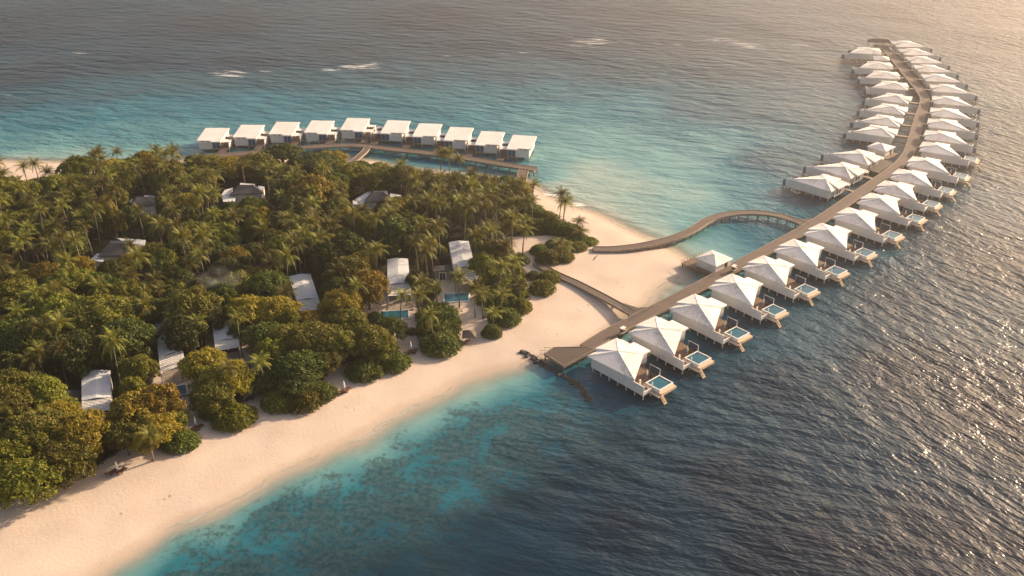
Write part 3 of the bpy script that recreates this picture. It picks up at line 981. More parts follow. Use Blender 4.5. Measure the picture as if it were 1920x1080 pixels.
    # link to the jetty (-1..0 in x is stretched per villa)
    MB().box(-1.0, 0.0, -.75, .75, 1.62, 1.78).build("walkway", M["jetty_edge"], r)
    MB().box(-1.0, 0.0, -.6, -.45, 1.25, 1.61).box(-1.0, 0.0, .45, .6, 1.25, 1.61).build("walkway_beam", M["jetty_pile"], r)
    return r


VILLA = make_villa()
VILLA2 = make_villa(False)
USED = set()
main_s = np.array(resample(MAIN, 0.5))


def ordin(k):
    return ["first", "second", "third", "fourth", "fifth", "sixth", "seventh", "eighth", "ninth", "tenth", "eleventh", "twelfth", "thirteenth", "fourteenth",
            "fifteenth", "sixteenth", "seventeenth", "eighteenth", "nineteenth", "twentieth", "twenty-first", "twenty-second", "twenty-third"][k]


def place_villa(E, u, mirror, label, group, far=False):
    """E = outer corner nearest the camera, u = unit vector from jetty to sea"""
    src = VILLA2 if far else VILLA
    r = copy_tree(src) if far in USED else src
    USED.add(far)
    ang = math.atan2(u[1], u[0])
    r.location = (E[0] - 16 * u[0], E[1] - 16 * u[1], 0)
    r.rotation_euler = (0, 0, ang)
    r.scale = (1, -1 if mirror else 1, 1)
    tag(r, label, "villa", group)
    # reach back to the jetty
    yw = 10.6
    vs = np.array([-u[1], u[0]]) * (-1 if mirror else 1)
    s0 = np.array(r.location[:2]) + vs * yw
    best = None
    for t in np.arange(.5, 16, .25):
        q = s0 - np.array(u) * t
        if np.hypot(*(main_s - q).T).min() < 2.0:
            best = t; break
    if best is None: best = 4.0
    for ch in r.children:
        if ch.name.startswith("walkway"):
            ch.location = (-.3, yw, 0)
            ch.scale = (max(best - .3, .6), 1, 1)
    return r


R_PX = [(1206, 743), (1280, 694.5), (1355, 645.5), (1426, 601), (1488, 561), (1546, 525), (1601, 490), (1655, 456), (1701, 424), (1733, 397), (1763, 371), (1793, 344),
        (1815, 312), (1822, 287), (1826, 262), (1829, 239), (1831, 214), (1826, 189), (1809, 167), (1792, 148), (1776, 131), (1760, 115), (1743, 99.5)]
L_PX = [(1472, 348.5), (1510, 325), (1543, 301), (1586, 260), (1599, 239.5), (1611, 218), (1621, 197), (1624, 176), (1613, 156.7), (1602, 138), (1584, 110)]


def tangents(E):
    E = [np.array(e) for e in E]
    res = []
    for i in range(len(E)):
        a = E[max(i - 1, 0)]; b_ = E[min(i + 1, len(E) - 1)]
        d = (b_ - a) / np.hypot(*(b_ - a))
        res.append(d)
    sm = []
    for i in range(len(res)):
        q = res[max(i - 1, 0)] + res[i] + res[min(i + 1, len(res) - 1)]
        sm.append(q / np.hypot(*q))
    return sm


RE = [G(x, y, 1.2) for x, y in R_PX]
LE = [G(x, y, 1.2) for x, y in L_PX]
RT = tangents(RE)
VANG = []
RANG = [-48.5, -49.3, -50, -50.5, -50]
for i, E in enumerate(RE):
    t = RT[i]
    u = np.array([t[1], -t[0]])
    if i < 5:
        u = np.array([math.cos(rad(RANG[i])), math.sin(rad(RANG[i]))])
    elif i < 10:
        f = (i - 5) / 5
        a = rad(-50) * (1 - f) + math.atan2(u[1], u[0]) * f
        u = np.array([math.cos(a), math.sin(a)])
    VANG.append(math.atan2(u[1], u[0]))
    where = ("near the beach end" if i == 0 else "from the beach end")
    if i == 0: lab = "white overwater villa nearest the beach platform, at the near end of the seaward row"
    elif i == 22: lab = "farthest white overwater villa of the seaward row, at the far jetty tip"
    else: lab = "white hip roofed overwater villa, %s from the near end of the seaward row" % ordin(i)
    place_villa(E, u, False, lab, "hip roofed villas on the seaward side of the jetty", far=(i > 12))
LA = [134.5, 134.5, 136]
for i, E in enumerate(LE):
    d = np.hypot(*(main_s - np.array(E)).T)
    j = int(d.argmin())
    u = (np.array(E) - main_s[j]); u /= np.hypot(*u)
    if i < 3:
        u = np.array([math.cos(rad(LA[i])), math.sin(rad(LA[i]))])
    lab = {0: "nearest white overwater villa of the landward row, beside the curved walkway", 10: "farthest white overwater villa of the landward row, beside the far platform"}.get(
        i, "white hip roofed overwater villa, %s from the near end of the landward row" % ordin(i))
    place_villa(E, u, True, lab, "hip roofed villas on the landward side of the jetty", far=True)

# ------------------------------------------------------------------ square pavilions by the jetty
def pavilion(c, w, ang, label, deck=None, big=True):
    r = empty("jetty_pavilion", (c[0], c[1], 0), ang, label, "pavilion")
    h = w / 2
    mb = MB()
    mb.box(-h, h, -h, -h + .2, 1.5, 4.0).box(-h, h, h - .2, h, 1.5, 4.0).box(-h, -h + .2, -h + .203, h - .203, 1.5, 4.0)
    mb.box(h - .2, h, -h + .203, h * .2, 1.5, 4.0).box(h - .2, h, h * .62, h - .203, 1.5, 4.0)
    mb.build("wall", M["white_wall"], r)
    MB().box(h - .3, h - .25, h * .2, h * .62, 1.5, 3.8).build("doorway", M["dark_opening"], r)
    e = h + .45
    vs = [(-e, -e, 4.0), (e, -e, 4.0), (e, e, 4.0), (-e, e, 4.0), (-e, -e, 3.72), (e, -e, 3.72), (e, e, 3.72), (-e, e, 3.72), (0, 0, 5.3)]
    MB().add(vs, [(0, 1, 8), (1, 2, 8), (2, 3, 8), (3, 0, 8), (0, 4, 5, 1), (1, 5, 6, 2), (2, 6, 7, 3), (3, 7, 4, 0), (7, 6, 5, 4)]).build("roof", M["villa_roof"], r)
    x0, x1, y0, y1 = deck
    MB().box(x0, x1, y0, y1, 1.3, 1.497).build("deck", M["timber"], r)
    mb = MB()
    for (a, b_) in (((x0, y0), (x1, y0)), ((x0, y1), (x0, y0))):
        mb.wall(a, b_, 2.35, 2.43, .06)
        n = int(math.dist(a, b_) / 1.3)
        for k in range(n + 1):
            x = a[0] + (b_[0] - a[0]) * k / n; y = a[1] + (b_[1] - a[1]) * k / n
            mb.box(x - .04, x + .04, y - .04, y + .04, 1.5, 2.35)
    mb.build("railing", M["jetty_edge"], r)
    for x in (x0 + .3, (x0 + x1) / 2, x1 - .3):
        for y in (y0 + .3, y1 - .3):
            o = bpy.data.objects.new("pile", PILE_ME); COL.objects.link(o); o.parent = r; o.location = (x, y, 1.3)
    return r


pavilion(G(1337, 499, 1.5), 6.6, rad(-49), "small square white hut on a railed deck in the angle of the two jetties", deck=(-7.2, 4.6, -5.2, 4.2))
pavilion(G(1650, 287, 1.5), 6.6, rad(-46), "small square white hut between the third and fourth villas of the landward row", deck=(-4.2, 5.0, -4.2, 4.2))
pavilion(G(1651, 119, 1.5), 6.2, rad(-14), "small square white hut beside the last villa of the landward row", deck=(-4.2, 5.0, -4.0, 4.0))
# low thatched shelter at the jetty's far tip
c = G(1648, 84, 2)
r = empty("thatched_shelter", (c[0], c[1], 1.9), rad(-10), "low thatched shelter at the far tip of the main jetty", "shelter")
MB().add([(-6, -2.2, 1.9), (6, -2.2, 1.9), (6, 2.2, 1.9), (-6, 2.2, 1.9), (-4, 0, 3.2), (4, 0, 3.2), (-6, -2.2, 1.7), (6, -2.2, 1.7), (6, 2.2, 1.7), (-6, 2.2, 1.7)],
         [(0, 1, 5, 4), (1, 2, 5), (2, 3, 4, 5), (3, 0, 4), (0, 6, 7, 1), (1, 7, 8, 2), (2, 8, 9, 3), (3, 9, 6, 0), (9, 8, 7, 6)]).build("roof", M["thatch"], r)
mb = MB()
for x in (-5.5, -1.8, 1.8, 5.5):
    for y in (-1.9, 1.9):
        o = MB().tube([(x, y, -.1), (x, y, 1.8)], .12, 6).build("post", M["timber_dark"], r)

# ------------------------------------------------------------------ flat roofed overwater villas
def make_block():
    r = empty("lagoon_villa")
    MB().box(-5.0, 6.2, .25, 13.0, 1.0, 1.22).build("floor_frame", M["white_post"], r)
    MB().box(-.02, 6.2, -.6, .22, 1.05, 1.5).box(0, 6.2, .23, 12.9, 1.225, 1.5).build("deck", M["jetty_edge"], r)
    mb = MB()
    mb.box(-5, 0, 0, .24, 1.1, 3.75)                      # bathroom front block
    mb.box(-5, -4.78, .243, 12.8, 1.1, 4.1)
    mb.box(-4.777, 2.6, 12.56, 12.8, 1.1, 4.6)
    mb.box(-4.777, -.0, .9, 1.1, 3.2, 4.2)
    mb.box(-.2, 0, .243, .897, 1.1, 4.0)
    mb.box(-4.777, -.203, .243, .897, 3.2, 3.4)
    mb.box(2.85, 3.05, .6, 12.557, 1.5, 4.3)
    mb.build("wall", M["white_wall"], r)
    for x in (-4.0, -2.1):
        MB().box(x, x + .75, .83, .897, 3.5, 4.0).build("window", M["dark_opening"], r)
    MB().box(.02, 2.82, .25, .35, 1.55, 3.72).build("glass_front", M["glass_blue"], r)
    mb = MB()
    for x in (-.0, 1.35, 2.78): mb.box(x, x + .08, .16, .245, 1.5, 3.8)
    mb.build("window_frame", M["canvas"], r)
    # roof
    poly = [(-5.8, .75), (-.5, .75), (-.5, -.3), (3.3, -.3), (3.3, 13.2), (-5.8, 13.2)]
    zt = [4.25, 4.25, 4.15, 4.15, 5.0, 5.0]
    MB().prism(poly, [z - .42 for z in zt], zt).build("roof", M["flat_roof"], r)
    # side court
    MB().box(6.0, 6.2, .3, 9.6, 1.5, 3.3).box(3.053, 5.997, 9.4, 9.6, 1.5, 3.3).build("court_wall", M["white_wall"], r)
    MB().prism([(3.32, 1.2), (6.4, 1.2), (6.4, 4.6), (3.32, 4.6)], 3.32, 3.5).build("court_roof", M["flat_roof"], r)
    MB().prism([(3.32, 7.4), (6.4, 7.4), (6.4, 9.8), (3.32, 9.8)], 3.32, 3.5).build("court_roof", M["flat_roof"], r)
    mb = MB()
    for k in range(6): mb.box(3.2, 6.0, .35, .42, 1.9 + k * .28, 1.98 + k * .28)
    mb.build("louvre_screen", M["timber"], r)
    MB().box(3.1, 6.0, 4.62, 7.38, 1.52, 1.6).build("court_deck", M["timber"], r)
    MB().box(-4, 3.2, 13.003, 16.4, 1.1, 1.5).build("sea_terrace", M["timber"], r)
    p_ = MB().box(-3.6, 1.4, 13.4, 16.1, 1.503, 1.95).build("pool", M["canvas"], r)
    MB().box(-3.4, 1.2, 13.6, 15.9, 1.955, 1.97).build("pool_water", M["tile_pool"], p_)
    mb = MB()
    for x in (3.2, 5.9): mb.box(x, x + .1, -.5, -.4, 1.5, 2.5)
    mb.box(.1, 3.1, -.55, -.5, 1.9, 1.94)
    mb.build("railing", M["timber_dark"], r)
    MB().prism([(3.5, -.6), (5.9, -.6), (6.1, -6.0), (3.3, -6.0)], 1.6, 1.76).build("walkway", M["jetty_boards"], r)
    pm = MB().tube([(0, 0, -2.5), (0, 0, 1.05)], [.15, .15], 7).mesh("pile", M["white_post"])
    for (x, y) in [(-4.7, .6), (-.2, .6), (2.8, .2), (5.9, .2), (-4.7, 5), (0, 5), (5.9, 5), (-4.7, 12.4), (0, 12.4), (3, 12.4), (5.9, 9), (-3.8, 16), (2.8, 16)]:
        o = bpy.data.objects.new("pile", pm); COL.objects.link(o); o.parent = r; o.location = (x, y, 0)
    return r


BLOCK = make_block()
LV = [(373.6, 279.5, 0, 1), (440.9, 273, -1, 1), (508, 267, -2, 1), (574, 264, -3.5, 1), (641.5, 259, -4.5, 1),
      (754, 264.8, -6, -1), (814, 271.2, -7, -1), (872.8, 278.9, -8, -1), (932, 287.6, -9, -1), (992, 295.8, -10, -1)]
for i, (x, y, a, sgn) in enumerate(LV):
    r = BLOCK if i == 0 else copy_tree(BLOCK)
    E = G(x, y, 1.2)
    # the outer front corner of the closed block is local (-5, 0)
    ca, sa = math.cos(rad(a)), math.sin(rad(a))
    r.location = (E[0] + 5 * sgn * ca, E[1] + 5 * sgn * sa, 0)
    r.rotation_euler = (0, 0, rad(a))
    r.scale = (sgn, 1, 1)
    lab = {0: "leftmost white flat roofed villa standing in the sea behind the woods", 4: "white flat roofed sea villa just left of the gap in their row",
           5: "white flat roofed sea villa just right of the gap in their row", 9: "rightmost white flat roofed villa of the row behind the woods"}.get(
        i, "white flat roofed sea villa, %s from the left in the row behind the woods" % ordin(i))
    tag(r, lab, "villa", "flat roofed villas along the arched jetty")

# ------------------------------------------------------------------ houses in the woods
def quad_on(pxs, z):
    return [G(x, y, z) for x, y in pxs]


def beach_house(pxs, z, label, slats=0.3, mat="metal_roof"):
    """white pitched-metal beach house; pxs = roof corners (back left, back right, front right, front left)"""
    q = [np.array(p) for p in quad_on(pxs, z)]
    c = sum(q) / 4
    g = ground_at(c[0], c[1])
    r = empty("beach_house", (c[0], c[1], g), 0, label, "house", "white roofed beach houses among the trees")
    q = [p - c for p in q]
    zz = z - g
    bl, br, fr, fl = q
    ml = bl * slats + fl * (1 - slats)
    ml = bl + (fl - bl) * (1 - slats); mr = br + (fr - br) * (1 - slats)
    # low ridge along the middle
    mb_, mf_ = (bl + br) / 2, (ml + mr) / 2
    mb = MB()
    T = [(bl, zz), (mb_, zz + .35), (br, zz), (mr, zz), (mf_, zz + .35), (ml, zz)]
    vs = [(p[0], p[1], h) for p, h in T] + [(p[0], p[1], h - .22) for p, h in T]
    mb.add(vs, [(0, 1, 4, 5)[::-1], (1, 2, 3, 4)[::-1], (6, 7, 10, 11), (7, 8, 9, 10)] + [(i, (i + 1) % 6, (i + 1) % 6 + 6, i + 6) for i in range(6)])
    mb.build("roof", M[mat], r)
    # slatted pergola in front
    mb = MB()
    n = 9
    for k in range(n):
        t0 = (k + .15) / n; t1 = (k + .72) / n
        a = ml + (fl - ml) * t0; b_ = mr + (fr - mr) * t0; c2 = mr + (fr - mr) * t1; d = ml + (fl - ml) * t1
        mb.prism([tuple(d), tuple(c2), tuple(b_), tuple(a)], zz - .2, zz - .08)
    for s in (.02, .5, .97):
        a = ml + (mr - ml) * s; b_ = fl + (fr - fl) * s
        mb.wall(tuple(a), tuple(b_), zz - .42, zz - .205, .14)
    mb.build("pergola", M["canvas"], r)
    ins = lambda p: p * .94
    w = [ins(bl), ins(br), ins(mr), ins(ml)]
    mb = MB()
    for i in range(4):
        if i == 2: continue
        mb.wall(tuple(w[i]), tuple(w[(i + 1) % 4]), -.3, zz - .2, -.18)
    mb.build("wall", M["white_wall"], r)
    MB().wall(tuple(w[2]), tuple(w[3]), -.1, zz - .24, .12).build("glass_front", M["dark_opening"], r)
    for p in (fl, fr):
        p2 = p * .97
        MB().box(p2[0] - .1, p2[0] + .1, p2[1] - .1, p2[1] + .1, -.2, zz - .43).build("post", M["white_post"], r)
    t_ = [ml * 1.02, mr * 1.02, fr * 1.12, fl * 1.12]
    MB().prism([tuple(p) for p in t_[::-1]], -.4, .12).build("terrace", M["pavement"], r)
    return r


HZ = 5.2
HOUSES = [([(841, 454), (879, 452), (896, 523), (855, 525)], "long white roofed beach house, rightmost in the woods, behind two tall palms"),
          ([(726, 486), (765, 485), (771, 553), (727, 555)], "white roofed beach house, second from the right, with a palm at its front"),
          ([(542, 518), (582, 513), (604, 580), (562, 583)], "white roofed beach house half hidden by golden trees in the middle of the woods"),
          ([(396, 600), (438, 596), (450, 650), (404, 658)], "white roofed house mostly under a tree, behind the left teal pool"),
          ([(290, 606), (330, 603), (348, 680), (301, 700)], "long white roofed beach house on the left, tree canopy across its middle"),
          ([(153, 697), (207, 694), (208, 768), (153, 776)], "leftmost white roofed beach house in the woods with wide slatted pergola")]
for pxs, lab in HOUSES:
    beach_house(pxs, HZ, lab)


def slate_house(pxs, z, label, wings):
    q = [np.array(p) for p in quad_on(pxs, z)]
    c = sum(q) / 4
    g = ground_at(c[0], c[1])
    r = empty("slate_roofed_house", (c[0], c[1], g), 0, label, "house", "dark roofed houses deep in the woods")
    q = [p - c for p in q]
    zz = z - g
    bl, br, fr, fl = q
    a = (bl + fl) / 2 * .45; b_ = (br + fr) / 2 * .45
    vs = [(*p, zz) for p in q] + [(*a, zz + 1.5), (*b_, zz + 1.5)] + [(*p, zz - .25) for p in q]
    MB().add(vs, [(0, 4, 5, 1), (1, 5, 2), (2, 5, 4, 3), (3, 4, 0), (0, 1, 7, 6), (1, 2, 8, 7), (2, 3, 9, 8), (3, 0, 6, 9), (6, 7, 8, 9)]).build("roof", M["slate_roof"], r)
    mb = MB()
    w = [p * .88 for p in q]
    for i in range(4): mb.wall(tuple(w[i]), tuple(w[(i + 1) % 4]), -.3, zz - .26, -.2)
    mb.build("wall", M["white_wall"], r)
    for k, wq in enumerate(wings):
        p4 = [np.array(p) - c for p in quad_on(wq, z - .8)]
        MB().prism([tuple(p) for p in p4[::-1]], zz - 1.05, zz - .8).build("wing_roof", M["metal_roof"], r)
        cc = sum(p4) / 4
        mb = MB()
        w = [cc + (p - cc) * .9 for p in p4]
        for i in range(4): mb.wall(tuple(w[i]), tuple(w[(i + 1) % 4]), -.3, zz - 1.06, -.15)
        mb.build("wing_wall", M["white_wall"], r)
    return r


SLATES = [([(447, 346), (478, 347), (495, 362), (430, 366)], "dark roofed house with white wings in the back woods, below the fourth sea villa", [[(421, 356), (436, 352), (430, 367), (415, 366)], [(417, 366), (444, 367), (437, 379), (418, 378)], [(484, 348), (496, 350), (494, 356), (482, 355)], [(450, 343), (478, 345), (478, 348), (450, 347)]]),
          ([(250, 369), (283, 369), (292, 384), (245, 388)], "small dark roofed house peeking from palms in the left back woods", [[(240, 378), (249, 372), (248, 382), (240, 383)], [(270, 366), (290, 367), (290, 371), (270, 370)]]),
          ([(699, 357), (726, 361), (734, 376), (683, 379)], "dark roofed house with white wings in the woods below the lagoon", [[(665, 374), (692, 358), (698, 360), (681, 377)], [(661, 376), (686, 376), (682, 384), (662, 383)], [(731, 362), (752, 366), (750, 371), (731, 369)], [(700, 354), (727, 358), (727, 361), (700, 357)]]),
          ([(206, 450), (245, 452), (250, 478), (184, 480)], "large dark roofed house with a white wing in the left woods", [[(218, 446), (273, 450), (270, 460), (235, 455)], [(182, 475), (212, 478), (196, 491), (168, 488)]])]
for pxs, lab, wings in SLATES:
    slate_house(pxs, 5.6, lab, wings)


def small_room(px, py, w, label):
    c = G(px, py, 1.5)
    r = empty("bath_house", (c[0], c[1], 1.2), rad(4), label, "hut")
    MB().box(-w, w, -1.6, 1.6, 0, 2.9).build("wall", M["pavement"], r)
    MB().box(-w - .2, w + .2, -1.8, 1.8, 2.903, 3.05).build("roof", M["slate_roof"], r)
    d = MB().box(-.75, .75, -1.66, -1.603, .1, 2.3).build("door", M["dark_opening"], r)
    MB().box(-.98, -.76, -1.72, -1.605, 0, 2.5).box(.76, .98, -1.72, -1.605, 0, 2.5).box(-.98, .98, -1.72, -1.605, 2.503, 2.7).box(-.05, .05, -1.7, -1.662, .1, 2.3).build("door_frame", M["canvas"], d)
    return r


small_room(830, 520, 2.2, "small grey room with white framed door left of the rightmost beach house")
small_room(140, 760, 2.4, "small grey room with white framed door left of the leftmost beach house")


def ground_pool(pxs, label):
    q = [np.array(G(x, y, 1.6)) for x, y in pxs]
    c = sum(q) / 4
    g = ground_at(*c)
    r = empty("swimming_pool", (c[0], c[1], g), 0, label, "pool", "teal pools between the beach houses and the sand")
    q = [p - c for p in q]
    o = [p + p / np.hypot(*p) * .5 for p in q]
    MB().prism([tuple(p) for p in o[::-1]], -.5, .28).build("pool_rim", M["canvas"], r)
    MB().prism([tuple(p) for p in q[::-1]], -.2, .33).build("pool_water", M["tile_pool"], r)
    # stone terrace behind the pool
    return r


ground_pool([(833, 552), (879, 550), (878, 564), (834, 567)], "bright teal rectangular pool in front of the rightmost beach house")
ground_pool([(714, 585), (765, 582), (766, 596), (716, 600)], "teal rectangular pool in front of the second beach house from the right")
ground_pool([(436, 684), (479, 677), (480, 690), (440, 697)], "dark teal pool between the golden trees and a small palm")
ground_pool([(322, 727), (348, 722), (350, 738), (326, 744)], "small dark teal pool below the slatted roof on the left")


# ------------------------------------------------------------------ beach furniture
def lounger_proto():
    r = empty("sun_lounger")
    MB().box(-.35, .35, -1.0, .35, .24, .36).add([(-.35, .35, .24), (.35, .35, .24), (.35, 1.0, .62), (-.35, 1.0, .62), (-.35, .35, .36), (.35, .35, .36), (.35, .95, .73), (-.35, .95, .73)],
        [(0, 1, 2, 3)[::-1], (4, 5, 6, 7), (0, 1, 5, 4), (1, 2, 6, 5), (2, 3, 7, 6), (3, 0, 4, 7)]).build("cushion", M["rattan"], r)
    MB().box(-.38, .38, -1.03, -.9, .1, .237).box(-.38, .38, .2, .33, .1, .237).build("frame", M["timber_dark"], r)
    for x in (-.32, .32):
        for y in (-.9, .3):
            MB().box(x - .05, x + .05, y - .05, y + .05, 0, .1).build("leg", M["timber_dark"], r)
    return r


def parasol_proto():
    r = empty("folded_parasol")
    MB().tube([(0, 0, 0), (0, 0, 2.9)], .035, 6).build("pole", M["white_post"], r)
    MB().tube([(0, 0, 1.0), (0, 0, 1.4), (0, 0, 2.2), (0, 0, 2.75)], [.20, .26, .18, .05], 8).build("canopy", M["canvas"], r)
    MB().box(-.28, .28, -.28, .28, 0, .1).build("base", M["pavement"], r)
    return r


LG, PS = lounger_proto(), parasol_proto()
SETS = [(210, 889, 228, 886, 219, 890, "below the leftmost big trees"), (362, 808, 373, 805, 366, 805, "between the two lowest shrub mounds"),
        (464, 752, 473, 749, 467, 747, "by the dark pool path"), (639, 736, 650, 733, 645, 735, "right of the widest shrub mound"),
        (766, 662, 777, 660, 770, 660, "below the second beach house")]
first_l = first_p = True
for (x1, y1, x2, y2, x3, y3, where) in SETS:
    for j, (x, y, side) in enumerate(((x1, y1, "left"), (x2, y2, "right"))):
        o = LG if first_l else copy_tree(LG); first_l = False
        c = G(x, y, 1.2); o.location = (c[0], c[1], ground_at(*c) - .02); o.rotation_euler = (0, 0, rad(150 + 14 * j)); o.scale = (1.25,) * 3
        tag(o, "brown sun lounger, %s of a pair, %s" % (side, where), "sun lounger", "pairs of loungers on the sand")
    o = PS if first_p else copy_tree(PS); first_p = False
    c = G(x3, y3, 1.2); o.location = (c[0], c[1] + .6, ground_at(*c) - .02)
    tag(o, "folded white parasol " + where, "parasol", "folded parasols beside the lounger pairs")
# terrace things of the nearest villas
VR = [o for o in COL.objects if o.name.startswith("overwater_villa")]
rt = random.Random(3)
for i in range(12):
    x, y = 12.2 + rt.uniform(-.5, .5), 5.7 + rt.uniform(-.6, .6)
    E = np.array(RE[i]); a = VANG[i]
    u = np.array([math.cos(a), math.sin(a)]); v = np.array([-u[1], u[0]])
    p = E + u * (x - 16) + v * y
    if i in (4, 7, 9):
        continue
    o = copy_tree(PS); o.location = (p[0], p[1], 1.5); o.scale = (1, 1, .8)
    tag(o, "folded white parasol on the terrace of the %s seaward villa" % ordin(i), "parasol", "folded parasols on villa terraces")
    p = E + u * (x - 16 + .7) + v * (y + 1.2)
    o = copy_tree(LG); o.location = (p[0], p[1], 1.5); o.rotation_euler = (0, 0, a + rad(rt.uniform(60, 110))); o.scale = (1.2, 1.2, 1.2)
    tag(o, "brown sun lounger on the terrace of the %s seaward villa" % ordin(i), "sun lounger", "loungers on villa terraces")

# thatched beach umbrella with a chair
c = G(880, 637, 1.5)
g = ground_at(*c)
r = empty("thatched_umbrella", (c[0], c[1], g), 0, "square thatched sunshade on the sand path between dense shrubs", "sunshade")
MB().add([(-1.7, -1.7, 2.1), (1.7, -1.7, 2.1), (1.7, 1.7, 2.1), (-1.7, 1.7, 2.1), (0, 0, 3.3), (-1.7, -1.7, 1.9), (1.7, -1.7, 1.9), (1.7, 1.7, 1.9), (-1.7, 1.7, 1.9)],
         [(0, 1, 4), (1, 2, 4), (2, 3, 4), (3, 0, 4), (0, 5, 6, 1), (1, 6, 7, 2), (2, 7, 8, 3), (3, 8, 5, 0), (8, 7, 6, 5)]).build("canopy", M["thatch"], r)
MB().tube([(0, 0, 0), (0, 0, 2.0)], .09, 6).build("pole", M["bark"], r)
o = copy_tree(LG); o.location = (c[0] - .8, c[1] - .9, g); o.rotation_euler = (0, 0, rad(170)); o.scale = (1, 1, 1)
tag(o, "dark lounger in the shade under the thatched sunshade", "sun lounger", "")
o.pop("group", None)

# steps and handrail from the near platform to the sand
c = G(1028, 662, 1.5)
r = empty("beach_steps", (c[0], c[1], 0), rad(140), "sunlit wooden steps with handrails from jetty platform down to sand", "steps")
mb = MB()
for k in range(5): mb.box(k * .42, k * .42 + .38, -.8, .8, 1.55 - k * .2, 1.65 - k * .2)
mb.build("tread", M["cream_panel"], r)
for y in (-.85, .85):
    mb = MB(); mb.tube([(-.2, y, 2.7), (2.0, y, 1.9)], .05, 5)
    for k in range(4): mb.tube([(k * .6, y, 2.62 - k * .21), (k * .6, y, 1.3 - k * .2)], .045, 5)
    mb.build("handrail", M["cream_panel"], r)

# buggy parked on the jetty
def buggy(px, py, ang, label):
    c = G(px, py, DECK_Z)
    r = empty("golf_buggy", (c[0], c[1], DECK_Z + .005), ang, label, "buggy", "small buggies parked at the jetty edge")
    MB().prism([(-.95, -.48), (.95, -.48), (.95, .48), (-.95, .48)], .28, .62).prism([(.5, -.45), (1.0, -.4), (1.0, .4), (.5, .45)], .623, .85).build("body", M["cream_panel"], r)
    MB().box(-.5, .1, -.45, .45, .623, .8).box(-.62, -.5, -.45, .45, .623, 1.15).build("seat", M["rattan"], r)
    MB().prism([(-.85, -.52), (.6, -.52), (.6, .52), (-.85, .52)], 1.62, 1.7).build("roof", M["canvas"], r)
    mb = MB()
    for x in (-.75, .5):
        for y in (-.45, .45): mb.tube([(x, y, .62), (x, y, 1.62)], .03, 5)
    mb.build("roof_post", M["dark_opening"], r)
    for x in (-.6, .62):
        for y in (-.5, .5): MB().tube([(x, y - .07, .2), (x, y + .07, .2)], .2, 10).build("wheel", M["dark_opening"], r)
    return r


buggy(1168, 625, rad(45), "small cream buggy parked on the jetty behind the nearest villa")
buggy(1376, 508, rad(45), "small cream buggy parked on the jetty opposite the square hut")

# rock groyne
GRO_PX = [(978, 662), (993, 669), (1010, 680), (1028, 691), (1045, 699), (1062, 707), (1077, 717), (1089, 729), (1098, 741), (1104, 753)]
GRO = resample([G(*p) for p in GRO_PX], .75)
rr_ = random.Random(4)
root = empty("rock_groyne", (GRO[0][0], GRO[0][1], 0), 0, "low curved groyne of dark boulders running from the sand under the jetty end", "groyne")
b0 = GRO[0]
mb = MB()
def rock(mb, c, s, rnd):
    import bmesh
    bm = bmesh.new(); bmesh.ops.create_icosphere(bm, subdivisions=1, radius=1)
    o = rnd.uniform(0, 9)
    vs = []
    for v in bm.verts:
        k = 1 + .25 * math.sin(v.co.x * 5 + o) * math.cos(v.co.y * 4 + o) + rnd.uniform(-.1, .1)
        vs.append((c[0] + v.co.x * s * k, c[1] + v.co.y * s * k * 1.1, c[2] + v.co.z * s * .7 * k))
    fs = [tuple(v.index for v in f.verts) for f in bm.faces]
    bm.free(); mb.add(vs, fs)
nrk = 0
for i, p in enumerate(GRO):
    for k in range(3):
        off = (rr_.uniform(-1, 1) * (.75 if i > 3 else .5), rr_.uniform(-1, 1) * .75)
        c_ = (p[0] - b0[0] + off[0], p[1] - b0[1] + off[1], max(ground_at(p[0], p[1]), -.15) + rr_.uniform(-.1, .25))
        if nrk < 100:
            m1 = MB(); rock(m1, c_, rr_.uniform(.35, .75), rr_); m1.build("boulder", M["rock"], root); nrk += 1
        else:
            rock(mb, c_, rr_.uniform(.35, .7), rr_)
if mb.v:
    o = mb.build("small_boulders", M["rock"], root); o["kind"] = "stuff"
# driftwood
a = G(1113, 487, 1.4); b_ = G(1121, 478, 1.4)
o = MB().tube([(0, 0, .06), (b_[0] - a[0], b_[1] - a[1], .2)], [.12, .07], 6).build("driftwood_log", M["bark"], None)
o.location = (a[0], a[1], ground_at(*a)); tag(o, "thin driftwood log lying on the sand beside the curved walkway", "log")
